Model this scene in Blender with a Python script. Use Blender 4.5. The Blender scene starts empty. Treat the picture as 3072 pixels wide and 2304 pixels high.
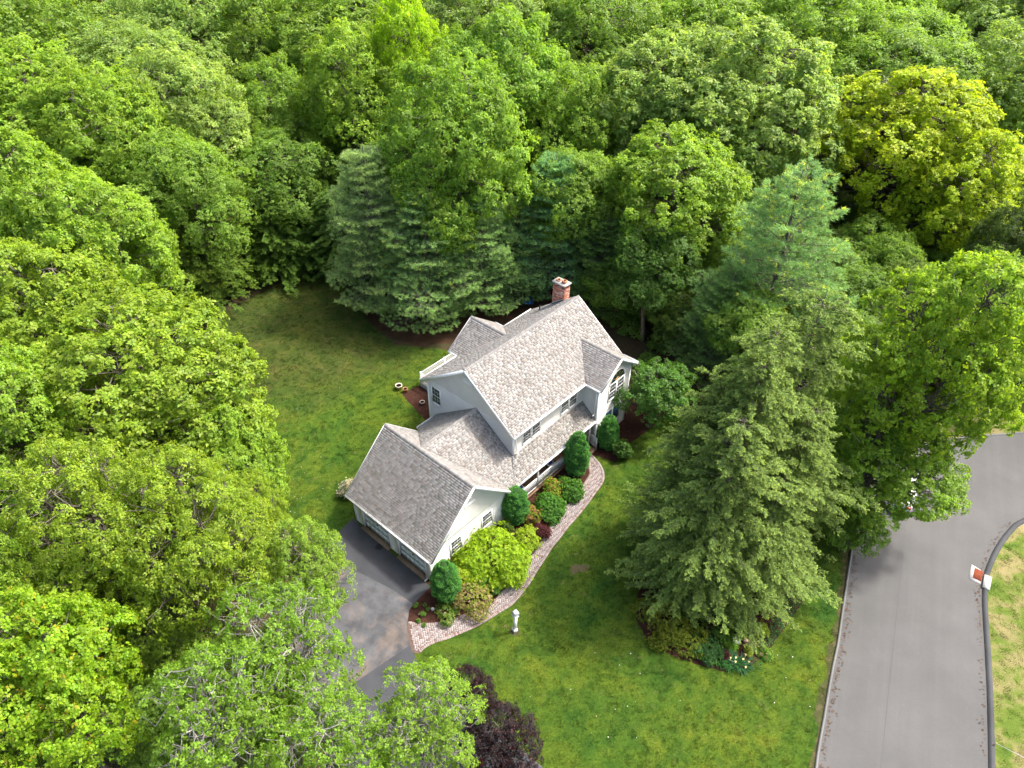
import bpy, math, random
import numpy as np
from mathutils import Vector, Matrix
from mathutils.geometry import tessellate_polygon

S = bpy.context.scene
COL = S.collection
PI = math.pi

# ------------------------------------------------------------------ camera
FPX, PITCH, ROLL, CH = 2198.06, math.radians(39.626), math.radians(0.982), 37.83
_fw = np.array([0, math.cos(PITCH), -math.sin(PITCH)])
_rt = np.array([1.0, 0, 0]); _up = np.cross(_rt, _fw)
CR = math.cos(ROLL) * _rt + math.sin(ROLL) * _up
CU = -math.sin(ROLL) * _rt + math.cos(ROLL) * _up
cam = bpy.data.cameras.new('camera'); camo = bpy.data.objects.new('camera', cam); COL.objects.link(camo)
cam.sensor_width = 36; cam.lens = 36 * FPX / 3072; cam.clip_start = 0.5; cam.clip_end = 2000
M = Matrix((CR, CU, -_fw)).transposed().to_4x4(); M.translation = (0, 0, CH)
camo.matrix_world = M
S.camera = camo

# ------------------------------------------------------------------ light
SUN_EL, SUN_AZ = math.radians(57.0), math.radians(73.0)      # azimuth from +Y towards +X
w = bpy.data.worlds.new('World'); S.world = w; w.use_nodes = True
nt = w.node_tree
sky = nt.nodes.new('ShaderNodeTexSky'); sky.sky_type = 'NISHITA'; sky.sun_disc = False
sky.sun_elevation = SUN_EL; sky.sun_rotation = SUN_AZ; sky.air_density = 1.0; sky.dust_density = 6.0; sky.ozone_density = 1.0
nt.links.new(sky.outputs[0], nt.nodes['Background'].inputs[0])
nt.nodes['Background'].inputs[1].default_value = 0.15
sd = bpy.data.lights.new('sun', 'SUN'); sd.energy = 2.0; sd.angle = math.radians(6.0); sd.color = (1, 0.965, 0.9)
so = bpy.data.objects.new('sun', sd); COL.objects.link(so)
sv = Vector((math.sin(SUN_AZ) * math.cos(SUN_EL), math.cos(SUN_AZ) * math.cos(SUN_EL), math.sin(SUN_EL)))
so.rotation_euler = sv.to_track_quat('Z', 'Y').to_euler(); so.location = (60, 30, 80)
S.view_settings.view_transform = 'Standard'; S.view_settings.look = 'None'
S.view_settings.exposure = 1.7; S.view_settings.gamma = 1.0; S.view_settings.use_curve_mapping = False
S.cycles.max_bounces = 8; S.cycles.diffuse_bounces = 5; S.cycles.transmission_bounces = 6; S.cycles.glossy_bounces = 2
S.cycles.transparent_max_bounces = 4

# ------------------------------------------------------------------ helpers
def G(px, py, z=0.0):
    """ground point seen at a pixel of the 3072 px photograph"""
    d = _fw + CR * (px - 1536) / FPX - CU * (py - 1152) / FPX
    t = (z - CH) / d[2]
    return np.array([d[0] * t, d[1] * t, z])
def GV(x, y, z=0.0):
    k = 3072 / 2212
    return G(x * k, y * k, z)
def depth_at(P):
    return float((np.array(P) - np.array([0, 0, CH])) @ _fw)

def mat(name, color=(.5, .5, .5), rough=.7, spec=.3, metal=0.0):
    m = bpy.data.materials.new(name); m.use_nodes = True
    b = m.node_tree.nodes['Principled BSDF']
    b.inputs['Base Color'].default_value = (*color, 1); b.inputs['Roughness'].default_value = rough
    b.inputs['Specular IOR Level'].default_value = spec; b.inputs['Metallic'].default_value = metal
    return m
class NT:
    def __init__(s, m): s.m = m; s.t = m.node_tree; s.b = s.t.nodes['Principled BSDF']; s.co = None
    def n(s, typ, **kw):
        x = s.t.nodes.new(typ)
        for k, v in kw.items():
            if k.startswith('_'): setattr(x, k[1:], v)
            else: x.inputs[k].default_value = v
        return x
    def l(s, a, b): s.t.links.new(a, b)
    def coord(s, scale=(1, 1, 1), rot=0.0):
        tc = s.n('ShaderNodeNewGeometry'); mp = s.n('ShaderNodeMapping'); m2 = s.n('ShaderNodeMapping')
        m2.inputs['Scale'].default_value = scale; mp.inputs['Rotation'].default_value = (0, 0, rot)
        s.l(tc.outputs['Position'], mp.inputs['Vector']); s.l(mp.outputs[0], m2.inputs['Vector']); return m2.outputs[0]
    def noise(s, sc, det=4, rough=.6, vec=None, dist=0.0):
        x = s.n('ShaderNodeTexNoise', Scale=sc, Detail=det, Roughness=rough, Distortion=dist)
        if vec is None: vec = s.coord()
        s.l(vec, x.inputs['Vector']); return x.outputs['Fac']
    def ramp(s, fac, stops):
        r = s.n('ShaderNodeValToRGB'); e = r.color_ramp.elements
        while len(e) > len(stops): e.remove(e[-1])
        while len(e) < len(stops): e.new(.5)
        for i, (p, c) in enumerate(stops):
            e[i].position = p; e[i].color = (*c, 1) if len(c) == 3 else c
        s.l(fac, r.inputs[0]); return r.outputs[0]
    def mix(s, f, a, b, mode='MIX'):
        x = s.n('ShaderNodeMix', _data_type='RGBA', _blend_type=mode)
        for inp, v in ((0, f), (6, a), (7, b)):
            if hasattr(v, 'links'): s.l(v, x.inputs[inp])
            elif isinstance(v, (int, float)): x.inputs[inp].default_value = v
            else: x.inputs[inp].default_value = (*v, 1)
        return x.outputs[2]
    def base(s, c): s.l(c, s.b.inputs['Base Color'])
    def bump(s, h, strength=.4, dist=.02):
        b = s.n('ShaderNodeBump', Strength=strength, Distance=dist); s.l(h, b.inputs['Height']); s.l(b.outputs[0], s.b.inputs['Normal'])
    def attr(s, name):
        a = s.n('ShaderNodeAttribute'); a.attribute_name = name; return a.outputs['Color']

def mesh_np(name, V, F, mats, tint=None, smooth=False, mi=None):
    """V (n,3); F (m,k) with k constant, or list of index tuples"""
    me = bpy.data.meshes.new(name)
    V = np.asarray(V, dtype=np.float32)
    if isinstance(F, np.ndarray):
        m, k = F.shape; loops = F.reshape(-1).astype(np.int32)
        starts = np.arange(0, m * k, k, dtype=np.int32); tot = np.full(m, k, dtype=np.int32)
    else:
        m = len(F); tot = np.array([len(f) for f in F], dtype=np.int32)
        loops = np.array([i for f in F for i in f], dtype=np.int32)
        starts = np.concatenate([[0], np.cumsum(tot)[:-1]]).astype(np.int32)
    me.vertices.add(len(V)); me.vertices.foreach_set('co', V.reshape(-1))
    me.loops.add(len(loops)); me.loops.foreach_set('vertex_index', loops)
    me.polygons.add(m); me.polygons.foreach_set('loop_start', starts); me.polygons.foreach_set('loop_total', tot)
    if mi is not None: me.polygons.foreach_set('material_index', np.asarray(mi, dtype=np.int32))
    me.update(calc_edges=True)
    if smooth: me.polygons.foreach_set('use_smooth', np.ones(m, dtype=bool))
    if tint is not None:
        a = me.attributes.new('tint', 'FLOAT_COLOR', 'FACE')
        c = np.ones((m, 4), dtype=np.float32); c[:, :3] = tint; a.data.foreach_set('color', c.reshape(-1))
    if not isinstance(mats, (list, tuple)): mats = [mats]
    for x in mats: me.materials.append(x)
    return me
def link(name, me, parent=None, loc=None, rz=None):
    o = bpy.data.objects.new(name, me); COL.objects.link(o)
    if parent is not None: o.parent = parent
    if loc is not None: o.location = tuple(float(q) for q in loc)
    if rz is not None: o.rotation_euler = (0, 0, rz)
    return o
def tag(o, label=None, cat=None, group=None, kind=None):
    if label: o['label'] = label
    if cat: o['category'] = cat
    if group: o['group'] = group
    if kind: o['kind'] = kind
    return o
def thing(name, label, cat, loc=(0, 0, 0), rz=0.0, group=None):
    return tag(link(name, None, None, loc, rz), label, cat, group)

class MB:
    """collects faces into one mesh"""
    def __init__(s): s.V = []; s.F = []; s.T = []; s.M = []
    def add(s, vs, fs, tint=(1, 1, 1), m=0):
        o = len(s.V); s.V += [tuple(v) for v in vs]
        for f in fs: s.F.append(tuple(i + o for i in f)); s.T.append(tint); s.M.append(m)
    def box(s, a, b, tint=(1, 1, 1), m=0):
        x0, x1 = sorted((a[0], b[0])); y0, y1 = sorted((a[1], b[1])); z0, z1 = sorted((a[2], b[2]))
        s.add([(x0, y0, z0), (x1, y0, z0), (x1, y1, z0), (x0, y1, z0), (x0, y0, z1), (x1, y0, z1), (x1, y1, z1), (x0, y1, z1)],
              [(0, 3, 2, 1), (4, 5, 6, 7), (0, 1, 5, 4), (1, 2, 6, 5), (2, 3, 7, 6), (3, 0, 4, 7)], tint, m)
    def bar(s, p, q, w, h, tint=(1, 1, 1), m=0, up=(0, 0, 1)):
        p = Vector(p); q = Vector(q); d = (q - p).normalized(); u = Vector(up)
        if abs(d.dot(u)) > .95: u = Vector((1, 0, 0))
        sd_ = d.cross(u).normalized() * w / 2; u2 = sd_.cross(d).normalized() * h / 2
        vs = [p - sd_ - u2, p + sd_ - u2, p + sd_ + u2, p - sd_ + u2, q - sd_ - u2, q + sd_ - u2, q + sd_ + u2, q - sd_ + u2]
        s.add(vs, [(0, 1, 2, 3), (7, 6, 5, 4), (0, 4, 5, 1), (1, 5, 6, 2), (2, 6, 7, 3), (3, 7, 4, 0)], tint, m)
    def prism(s, poly, z0, z1, tint=(1, 1, 1), m=0):
        n = len(poly)
        s.add([(x, y, z0) for x, y in poly] + [(x, y, z1) for x, y in poly],
              [tuple(range(n))[::-1], tuple(range(n, 2 * n))] + [(i, (i + 1) % n, n + (i + 1) % n, n + i) for i in range(n)], tint, m)
    def lathe(s, prof, seg=16, c=(0, 0), tint=(1, 1, 1), m=0):
        o = []
        for r, z in prof:
            for k in range(seg):
                a = 2 * PI * k / seg; o.append((c[0] + r * math.cos(a), c[1] + r * math.sin(a), z))
        fs = []
        for i in range(len(prof) - 1):
            for k in range(seg):
                k2 = (k + 1) % seg; fs.append((i * seg + k, i * seg + k2, (i + 1) * seg + k2, (i + 1) * seg + k))
        fs.append(tuple(range(seg))[::-1]); fs.append(tuple((len(prof) - 1) * seg + k for k in range(seg)))
        s.add(o, fs, tint, m)
    def build(s, name, mats, parent=None, loc=None, rz=None, smooth=False):
        me = mesh_np(name, s.V, s.F, mats, np.array(s.T, dtype=np.float32), smooth, s.M)
        return link(name, me, parent, loc, rz)

def clip_convex(poly, clip):
    """Sutherland-Hodgman, both 2D; clip counter-clockwise"""
    out = list(poly)
    n = len(clip)
    for i in range(n):
        a = clip[i]; b = clip[(i + 1) % n]; inp = out; out = []
        if not inp: return []
        def side(p): return (b[0] - a[0]) * (p[1] - a[1]) - (b[1] - a[1]) * (p[0] - a[0])
        for j in range(len(inp)):
            p = inp[j]; q = inp[(j + 1) % len(inp)]; sp, sq = side(p), side(q)
            if sp >= -1e-9: out.append(p)
            if (sp > 1e-9 and sq < -1e-9) or (sp < -1e-9 and sq > 1e-9):
                t = sp / (sp - sq); out.append((p[0] + t * (q[0] - p[0]), p[1] + t * (q[1] - p[1])))
    return out
def area2(p): return .5 * sum(p[i][0] * p[(i + 1) % len(p)][1] - p[(i + 1) % len(p)][0] * p[i][1] for i in range(len(p)))

# ------------------------------------------------------------------ materials
def leaf_material(name, transl=.5, rough=.5, spec=.3, glow=1.5):
    m = bpy.data.materials.new(name); m.use_nodes = True; q = NT(m)
    oi = q.n('ShaderNodeObjectInfo'); c = q.mix(1.0, oi.outputs['Color'], q.attr('tint'), 'MULTIPLY')
    q.base(c); q.b.inputs['Roughness'].default_value = rough; q.b.inputs['Specular IOR Level'].default_value = spec
    tr = q.n('ShaderNodeBsdfTranslucent'); c2 = q.mix(1.0, c, (glow, glow * .98, glow * .5), 'MULTIPLY'); q.l(c2, tr.inputs[0])
    mx = q.n('ShaderNodeMixShader'); mx.inputs[0].default_value = transl
    q.l(q.b.outputs[0], mx.inputs[1]); q.l(tr.outputs[0], mx.inputs[2])
    out = q.t.nodes['Material Output']; q.l(mx.outputs[0], out.inputs[0]); return m
M_leaf = leaf_material('leaf'); M_needle = leaf_material('needle', .38, .6, .15, 1.3)
def bark_material(name, dark, light):
    m = mat(name, rough=.9, spec=.1); q = NT(m); c = q.coord((6, 6, 1.2))
    f = q.noise(2.5, 5, .7, c); q.base(q.ramp(f, [(.35, dark), (.65, light)])); q.bump(f, .6, .03); return m
M_bark = bark_material('bark', (.06, .05, .042), (.2, .17, .14))
M_birch = bark_material('pale_bark', (.15, .14, .12), (.40, .385, .35))

def lawn_material():
    m = mat('grass', rough=.85, spec=.12); q = NT(m)
    big = q.noise(.13, 4, .6, dist=.8); mid = q.noise(.55, 6, .7, dist=.5); m2 = q.noise(1.9, 5, .7); fin = q.noise(8, 5, .8); vf = q.noise(30, 4, .9)
    a = q.ramp(mid, [(.28, (.021, .053, .006)), (.42, (.033, .072, .007)), (.54, (.051, .090, .008)), (.66, (.070, .101, .010)), (.78, (.096, .112, .018))])
    b = q.ramp(big, [(.36, (.62, .85, .9)), (.5, (1, 1, 1)), (.62, (1.14, 1.06, .95))]); c = q.mix(1.0, a, b, 'MULTIPLY')
    c = q.mix(1.0, c, q.ramp(m2, [(.3, (.72, .8, .8)), (.7, (1.3, 1.2, 1.15))]), 'MULTIPLY')
    c = q.mix(1.0, c, q.ramp(fin, [(.32, (.62, .66, .62)), (.68, (1.42, 1.36, 1.3))]), 'MULTIPLY')
    c = q.mix(1.0, c, q.ramp(vf, [(.36, (.45, .48, .45)), (.64, (1.7, 1.6, 1.5))]), 'MULTIPLY')
    # straw coloured specks and patches
    dry = q.noise(1.6, 7, .78, q.coord((1, 1, 1), .7), .3); df = q.ramp(dry, [(.57, (0, 0, 0)), (.66, (1, 1, 1))]); dm = q.ramp(q.noise(.16, 2, .5, q.coord((1, 1, 1), 2.2)), [(.42, (.08, .08, .08)), (.58, (1, 1, 1))])
    fac = q.mix(1.0, df, dm, 'MULTIPLY'); fr = q.n('ShaderNodeMath', _operation='MULTIPLY'); fr.inputs[1].default_value = .5; q.l(fac, fr.inputs[0]); c = q.mix(fr.outputs[0], c, (.17, .135, .06))
    # thin, brownish turf and tree shade, both painted into the back lawn: distance from its centre, broken up by noise
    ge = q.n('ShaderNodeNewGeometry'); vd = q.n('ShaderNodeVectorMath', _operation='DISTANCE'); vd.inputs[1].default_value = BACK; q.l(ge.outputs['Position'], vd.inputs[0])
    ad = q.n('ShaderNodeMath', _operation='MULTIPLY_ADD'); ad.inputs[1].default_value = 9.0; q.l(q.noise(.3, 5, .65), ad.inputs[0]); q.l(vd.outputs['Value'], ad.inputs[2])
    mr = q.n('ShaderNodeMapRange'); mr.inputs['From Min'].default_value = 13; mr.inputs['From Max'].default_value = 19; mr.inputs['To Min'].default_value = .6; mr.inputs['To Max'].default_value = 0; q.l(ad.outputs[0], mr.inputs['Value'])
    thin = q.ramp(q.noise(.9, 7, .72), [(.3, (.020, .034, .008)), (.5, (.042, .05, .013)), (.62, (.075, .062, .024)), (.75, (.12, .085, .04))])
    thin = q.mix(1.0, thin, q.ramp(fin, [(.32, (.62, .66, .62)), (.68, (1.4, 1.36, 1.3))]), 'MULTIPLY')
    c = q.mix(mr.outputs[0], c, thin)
    q.base(c); q.bump(vf, 1.0, .06); return m
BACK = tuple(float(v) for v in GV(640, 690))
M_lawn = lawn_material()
def dry_lawn_material():
    m = mat('dry_grass', rough=.9, spec=.1); q = NT(m)
    mid = q.noise(.55, 6, .68, dist=.4); fin = q.noise(16, 4, .8)
    c = q.ramp(mid, [(.3, (.045, .095, .010)), (.45, (.09, .125, .02)), (.55, (.17, .155, .06)), (.7, (.22, .18, .085))])
    f = q.ramp(fin, [(.3, (.6, .6, .6)), (.7, (1.3, 1.3, 1.3))]); q.base(q.mix(1.0, c, f, 'MULTIPLY')); q.bump(fin, .8, .04); return m
M_dry = dry_lawn_material()
def ground_material(name, stops, sc=.8, fine=14, b=.9):
    m = mat(name, rough=.95, spec=.08); q = NT(m); a = q.noise(sc, 6, .7); f = q.noise(fine, 5, .85)
    c = q.ramp(a, stops); q.base(q.mix(1.0, c, q.ramp(f, [(.3, (.55, .55, .55)), (.7, (1.45, 1.4, 1.35))]), 'MULTIPLY')); q.bump(f, b, .05); return m
M_floor = ground_material('forest_floor', [(.3, (.028, .024, .014)), (.5, (.06, .045, .026)), (.62, (.03, .05, .014)), (.75, (.09, .06, .035))])
M_mulch = ground_material('mulch', [(.3, (.026, .012, .009)), (.7, (.065, .03, .021))], 3, 30)
M_dirt = ground_material('bare_dirt', [(.3, (.06, .045, .028)), (.5, (.05, .06, .02)), (.7, (.13, .09, .06))], 2.2, 18)
M_needles_litter = ground_material('pine_litter', [(.3, (.032, .025, .014)), (.5, (.055, .033, .02)), (.7, (.085, .048, .03))], .9, 20)
def asphalt_material(name, a, b, streak_rot=None, stains=False):
    m = mat(name, rough=.82, spec=.3); q = NT(m)
    n1 = q.noise(.35, 4, .6); n2 = q.noise(60, 2, .8); c = q.ramp(n1, [(.35, a), (.65, b)])
    if streak_rot is not None:
        st = q.noise(1.0, 3, .6, q.coord((1.7, .045, 1), streak_rot)); c = q.mix(1.0, c, q.ramp(st, [(.3, (.95, .95, .955)), (.7, (1.05, 1.05, 1.045))]), 'MULTIPLY')
    if stains:
        sf = q.noise(.42, 6, .62, q.coord((1, 1, 1), .4), .5); c = q.mix(q.ramp(sf, [(.52, (0, 0, 0)), (.62, (.6, .6, .6))]), c, (.13, .10, .08))
        s2 = q.noise(.8, 5, .6, q.coord((1, 1, 1), 2.0)); c = q.mix(1.0, c, q.ramp(s2, [(.3, (.55, .57, .6)), (.6, (1.25, 1.25, 1.25))]), 'MULTIPLY')
    c = q.mix(1.0, c, q.ramp(n2, [(.3, (.78, .78, .78)), (.7, (1.2, 1.2, 1.2))]), 'MULTIPLY')
    q.base(c); q.bump(n2, .35, .01); return m
M_road = asphalt_material('road_asphalt', (.071, .0705, .0685), (.084, .083, .081), .42)
M_drive = asphalt_material('driveway_asphalt', (.028, .030, .034), (.05, .053, .059), None, False)
M_drive2 = asphalt_material('worn_asphalt', (.046, .048, .052), (.076, .078, .082), None, True)
M_curb_l = asphalt_material('kerb_concrete', (.105, .105, .10), (.145, .142, .136))
M_curb_d = asphalt_material('kerb_asphalt', (.035, .037, .04), (.055, .057, .06))
M_conc = asphalt_material('concrete', (.36, .345, .33), (.46, .44, .42))

def tint_material(name, rough=.85, spec=.2, nsc=25, amt=.2, bump=.2):
    m = mat(name, rough=rough, spec=spec); q = NT(m); f = q.noise(nsc, 4, .75)
    q.base(q.mix(1.0, q.attr('tint'), q.ramp(f, [(.3, (1 - amt,) * 3), (.7, (1 + amt,) * 3)]), 'MULTIPLY')); q.bump(f, bump, .01); return m
M_shingle = tint_material('asphalt_shingle', .95, .08, 60, .1, .1)
M_paver = tint_material('clay_paver', .85, .2, 22, .16, .3)
M_brick = tint_material('chimney_brick', .9, .15, 18, .3, .3)
def siding_material():
    m = mat('vinyl_siding', (.70, .69, .665), .55, .3); q = NT(m); f = q.noise(1.2, 4, .6); g = q.noise(30, 3, .6, q.coord((.2, .2, 2)))
    c = q.ramp(f, [(.3, (.59, .578, .545)), (.7, (.65, .637, .60))]); q.base(q.mix(1.0, c, q.ramp(g, [(.3, (.96, .96, .96)), (.7, (1.03, 1.03, 1.03))]), 'MULTIPLY')); return m
M_siding = siding_material()
def trim_material():
    m = mat('white_trim', (.8, .8, .79), .45, .35); q = NT(m); f = q.noise(3, 5, .7)
    q.base(q.ramp(f, [(.25, (.7, .7, .69)), (.6, (.82, .82, .81))])); return m
M_trim = trim_material()
M_glass = mat('window_glass', (.02, .028, .03), .06, .8)
M_blueglass = mat('blue_blind_glass', (.035, .10, .2), .12, .8)
M_doorp = mat('garage_door_paint', (.60, .66, .66), .5, .3)
M_black = mat('black_metal', (.02, .02, .022), .5, .4)
M_wood = ground_material('brown_decking', [(.3, (.12, .07, .045)), (.7, (.2, .125, .08))], 3, 25, .3)
M_tanwood = ground_material('tan_boards', [(.3, (.34, .23, .15)), (.7, (.44, .31, .21))], 3, 25, .3)
M_flash = mat('lead_flashing', (.09, .10, .115), .6, .4)
M_terra = mat('terracotta', (.42, .2, .11), .8, .2)
M_cream = mat('cream_ceramic', (.6, .52, .43), .7, .3)
M_rust = ground_material('rusty_iron', [(.3, (.17, .045, .025)), (.7, (.26, .075, .04))], 8, 30, .3)
M_stone = ground_material('grey_stone', [(.3, (.3, .3, .3)), (.7, (.5, .5, .5))], 4, 16, .5)
M_blue = mat('blue_cloth', (.02, .14, .45), .5, .3)
M_navy = mat('navy_cushion', (.03, .05, .22), .8, .2)
M_carpaint = mat('white_car_paint', (.75, .76, .78), .25, .6)
M_tyre = mat('tyre_rubber', (.02, .02, .02), .8, .2)
M_red = mat('red_tail_lamp', (.4, .02, .02), .3, .5)
M_litter = tint_material('dead_leaf', .9, .1, 20, .2, .1)

# ------------------------------------------------------------------ the ground
def sheet(name, pts, z, m, kind='structure', skirt=0.0):
    pts = [(float(p[0]), float(p[1])) for p in pts]
    tris = tessellate_polygon([[Vector((x, y, 0)) for x, y in pts]])
    V = [(x, y, z) for x, y in pts]
    F = []
    for t in tris:
        a, b, c = [Vector((pts[i][0], pts[i][1], 0)) for i in t]
        F.append(tuple(t) if (b - a).cross(c - a).z > 0 else tuple(t)[::-1])
    o = link(name, mesh_np(name, V, F, m)); o['kind'] = kind; return o
def smooth_line(pts, n=6, closed=False):
    pts = [np.array(p, float)[:2] for p in pts]; out = []; N = len(pts)
    R_ = range(N) if closed else range(N - 1)
    for i in R_:
        p0 = pts[(i - 1) % N] if closed or i > 0 else pts[i]; p1 = pts[i]; p2 = pts[(i + 1) % N]
        p3 = pts[(i + 2) % N] if closed or i + 2 < N else p2
        for k in range(n):
            t = k / n
            out.append(.5 * ((2 * p1) + (-p0 + p2) * t + (2 * p0 - 5 * p1 + 4 * p2 - p3) * t * t + (-p0 + 3 * p1 - 3 * p2 + p3) * t ** 3))
    if not closed: out.append(pts[-1])
    return out
def wobble(pts, amp, seed, step=.15):
    """resample an outline and roughen it"""
    r = random.Random(seed); out = []
    N = len(pts)
    for i in range(N):
        a = np.array(pts[i][:2], float); b = np.array(pts[(i + 1) % N][:2], float); L = np.linalg.norm(b - a); k = max(1, min(60, int(L / step)))
        for j in range(k):
            t = j / k; p = a + (b - a) * t; out.append((p[0] + r.uniform(-amp, amp), p[1] + r.uniform(-amp, amp)))
    return out

# gently rolling ground: the one big sheet
sheet('ground', [(-600, -200), (600, -200), (600, 1200), (-600, 1200)], 0.0, M_floor)

lawn_px = [(330, 790), (400, 722), (455, 690), (520, 655), (600, 612), (670, 590), (740, 600), (790, 690), (850, 745), (930, 752), (1010, 760),
           (1250, 740), (1380, 890), (1480, 900), (1700, 960), (1800, 1080), (1838, 1180), (1822, 1290), (1800, 1400), (1786, 1500), (1768, 1620), (1755, 1760),
           (1500, 1800), (1280, 1790), (1170, 1655), (1080, 1580), (1000, 1505), (905, 1440), (830, 1350), (760, 1240), (660, 1215), (520, 1300), (380, 1200), (260, 1000)]
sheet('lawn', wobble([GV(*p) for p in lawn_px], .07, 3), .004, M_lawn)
# back lawn bare and needle-covered ground
sheet('pine_needle_ground', wobble([GV(*p) for p in [(780, 670), (810, 705), (848, 732), (905, 748), (965, 742), (1010, 755), (1240, 770), (1240, 600), (1000, 560), (780, 600)]], .12, 5), .008, M_needles_litter)
sheet('bare_patch', wobble([GV(*p) for p in [(418, 708), (436, 700), (452, 704), (440, 718), (422, 722)]], .06, 6), .008, M_dirt)
sheet('back_bed_soil', wobble([GV(*p) for p in [(868, 852), (912, 828), (990, 780), (1010, 800), (960, 900), (930, 920), (905, 893)]], .05, 7), .009, M_mulch)

# street
curbL_px = [(2440, 2900), (2447, 2500), (2453, 2304), (2476, 2160), (2500, 2018), (2518, 1930), (2530, 1845), (2545, 1745), (2560, 1642), (2572, 1560), (2600, 1480), (2660, 1400), (2760, 1345), (2880, 1318), (3015, 1306), (3120, 1300), (3500, 1290)]
curbR_px = [(3500, 1500), (3200, 1515), (3065, 1557), (3019, 1593), (2986, 1639), (2966, 1679), (2950, 1725), (2945, 1790), (2947, 1850), (2952, 1930), (2959, 2065), (2962, 2180), (2964, 2304), (2966, 2500), (2970, 2900)]
CL = smooth_line([G(*p) for p in curbL_px], 5); CRR = smooth_line([G(*p) for p in curbR_px], 5)
sheet('road', [tuple(p) for p in CL] + [tuple(p) for p in CRR], .008, M_road)
def offset(line, d):
    out = []
    for i, p in enumerate(line):
        a = line[max(0, i - 1)]; b = line[min(len(line) - 1, i + 1)]; t = (b - a) / (np.linalg.norm(b - a) + 1e-9)
        out.append(p + np.array([-t[1], t[0]]) * d)
    return out
def kerb(name, line, d0, d1, h, m, bevel=.03):
    a = offset(line, d0); b = offset(line, d1); s = 1 if d1 > d0 else -1
    a2 = offset(line, d0 + s * bevel); b2 = offset(line, d1 - s * bevel)
    V = []; F = []
    for i in range(len(line)):
        V += [(*a[i], 0), (*a2[i], h), (*b2[i], h), (*b[i], 0)]
    for i in range(len(line) - 1):
        for k in range(3):
            f = (4 * i + k, 4 * i + k + 1, 4 * i + 5 + k, 4 * i + 4 + k); F.append(f if s > 0 else f[::-1])
    F.append((0, 1, 2, 3)); n = 4 * (len(line) - 1); F.append((n + 3, n + 2, n + 1, n))
    o = link(name, mesh_np(name, V, F, m)); o['kind'] = 'structure'; return o
kerb('kerb', CL, .0, .15, .12, M_curb_l)
# right kerb in two runs, with the storm drain head between them
iD = min(range(len(CRR)), key=lambda i: np.linalg.norm(CRR[i] - G(2942, 1727)[:2]))
iE = min(range(len(CRR)), key=lambda i: np.linalg.norm(CRR[i] - G(2945, 1768)[:2]))
if iE <= iD: iE = iD + 1
kerb('kerb', CRR[:iD + 1], .0, .34, .14, M_curb_d, .08)
kerb('kerb', CRR[iE:], .0, .34, .14, M_curb_d, .08)
# seams and edge dirt on the road
lawnR = [tuple(p) for p in offset(CRR, .3)]
sheet('verge', lawnR + [tuple(G(3600, 2900)[:2]), tuple(G(3600, 1500)[:2])], .006, M_dry)
sheet('far_verge', [tuple(p) for p in offset(CL[40:], .12)] + [tuple(G(3500, 1180)[:2]), tuple(G(2800, 1200)[:2])], .006, M_dry)
strip = offset(CL[:45], .14); strip2 = offset(CL[:45], .75)
rr = random.Random(4)
strip2 = [p + (q_ - p) * rr.uniform(.1, .8) for p, q_ in zip(strip, strip2)]
sheet('verge_soil', [tuple(p) for p in strip] + [tuple(p) for p in strip2[::-1]], .009, M_dirt)

for f in (.37,):
    A_ = np.array(G(2453 + (2964 - 2453) * f, 2304))[:2]; B_ = np.array(G(2560 + (2960 - 2560) * f, 1660))[:2]; A_ = A_ + (A_ - B_) * .6; n_ = np.array([(B_ - A_)[1], -(B_ - A_)[0]]); n_ = n_ / np.linalg.norm(n_) * .018
    sheet('road_seam', [tuple(A_ - n_), tuple(A_ + n_), tuple(B_ + n_), tuple(B_ - n_)], .012, mat('bitumen', (.068, .068, .07), .8, .2))

# driveway
drive_px = [(762, 1120), (700, 1180), (660, 1225), (615, 1300), (600, 1400), (640, 1540), (780, 1680), (980, 1800), (1290, 1800), (1178, 1662), (1085, 1588), (1003, 1510), (905, 1440), (886, 1392), (880, 1350), (884, 1322), (905, 1290), (930, 1268)]
sheet('driveway', [tuple(GV(*p)[:2]) for p in drive_px] , .010, M_drive2)
sheet('driveway_patch', [tuple(GV(*p)[:2]) for p in [(762, 1122), (700, 1178), (905, 1352), (885, 1330), (905, 1290), (932, 1266)]][:0] or [tuple(GV(*p)[:2]) for p in [(762, 1121), (699, 1180), (735, 1215), (850, 1275), (893, 1305), (930, 1268)]], .014, M_drive)
sheet('driveway_patch', [tuple(GV(*p)[:2]) for p in [(888, 1392), (735, 1496), (700, 1580), (860, 1680), (980, 1795), (1285, 1795), (1176, 1662), (1083, 1588), (1001, 1510), (904, 1441)]], .014, M_drive)
# oil stain
sheet('oil_stain', wobble([G(1000 + x * .3315, 1200 + y * .3315) for x, y in [(380, 1325), (410, 1305), (445, 1312), (440, 1345), (415, 1360), (385, 1350)]], .05, 9), .018, mat('oil', (.008, .008, .009), .5, .4))

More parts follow.
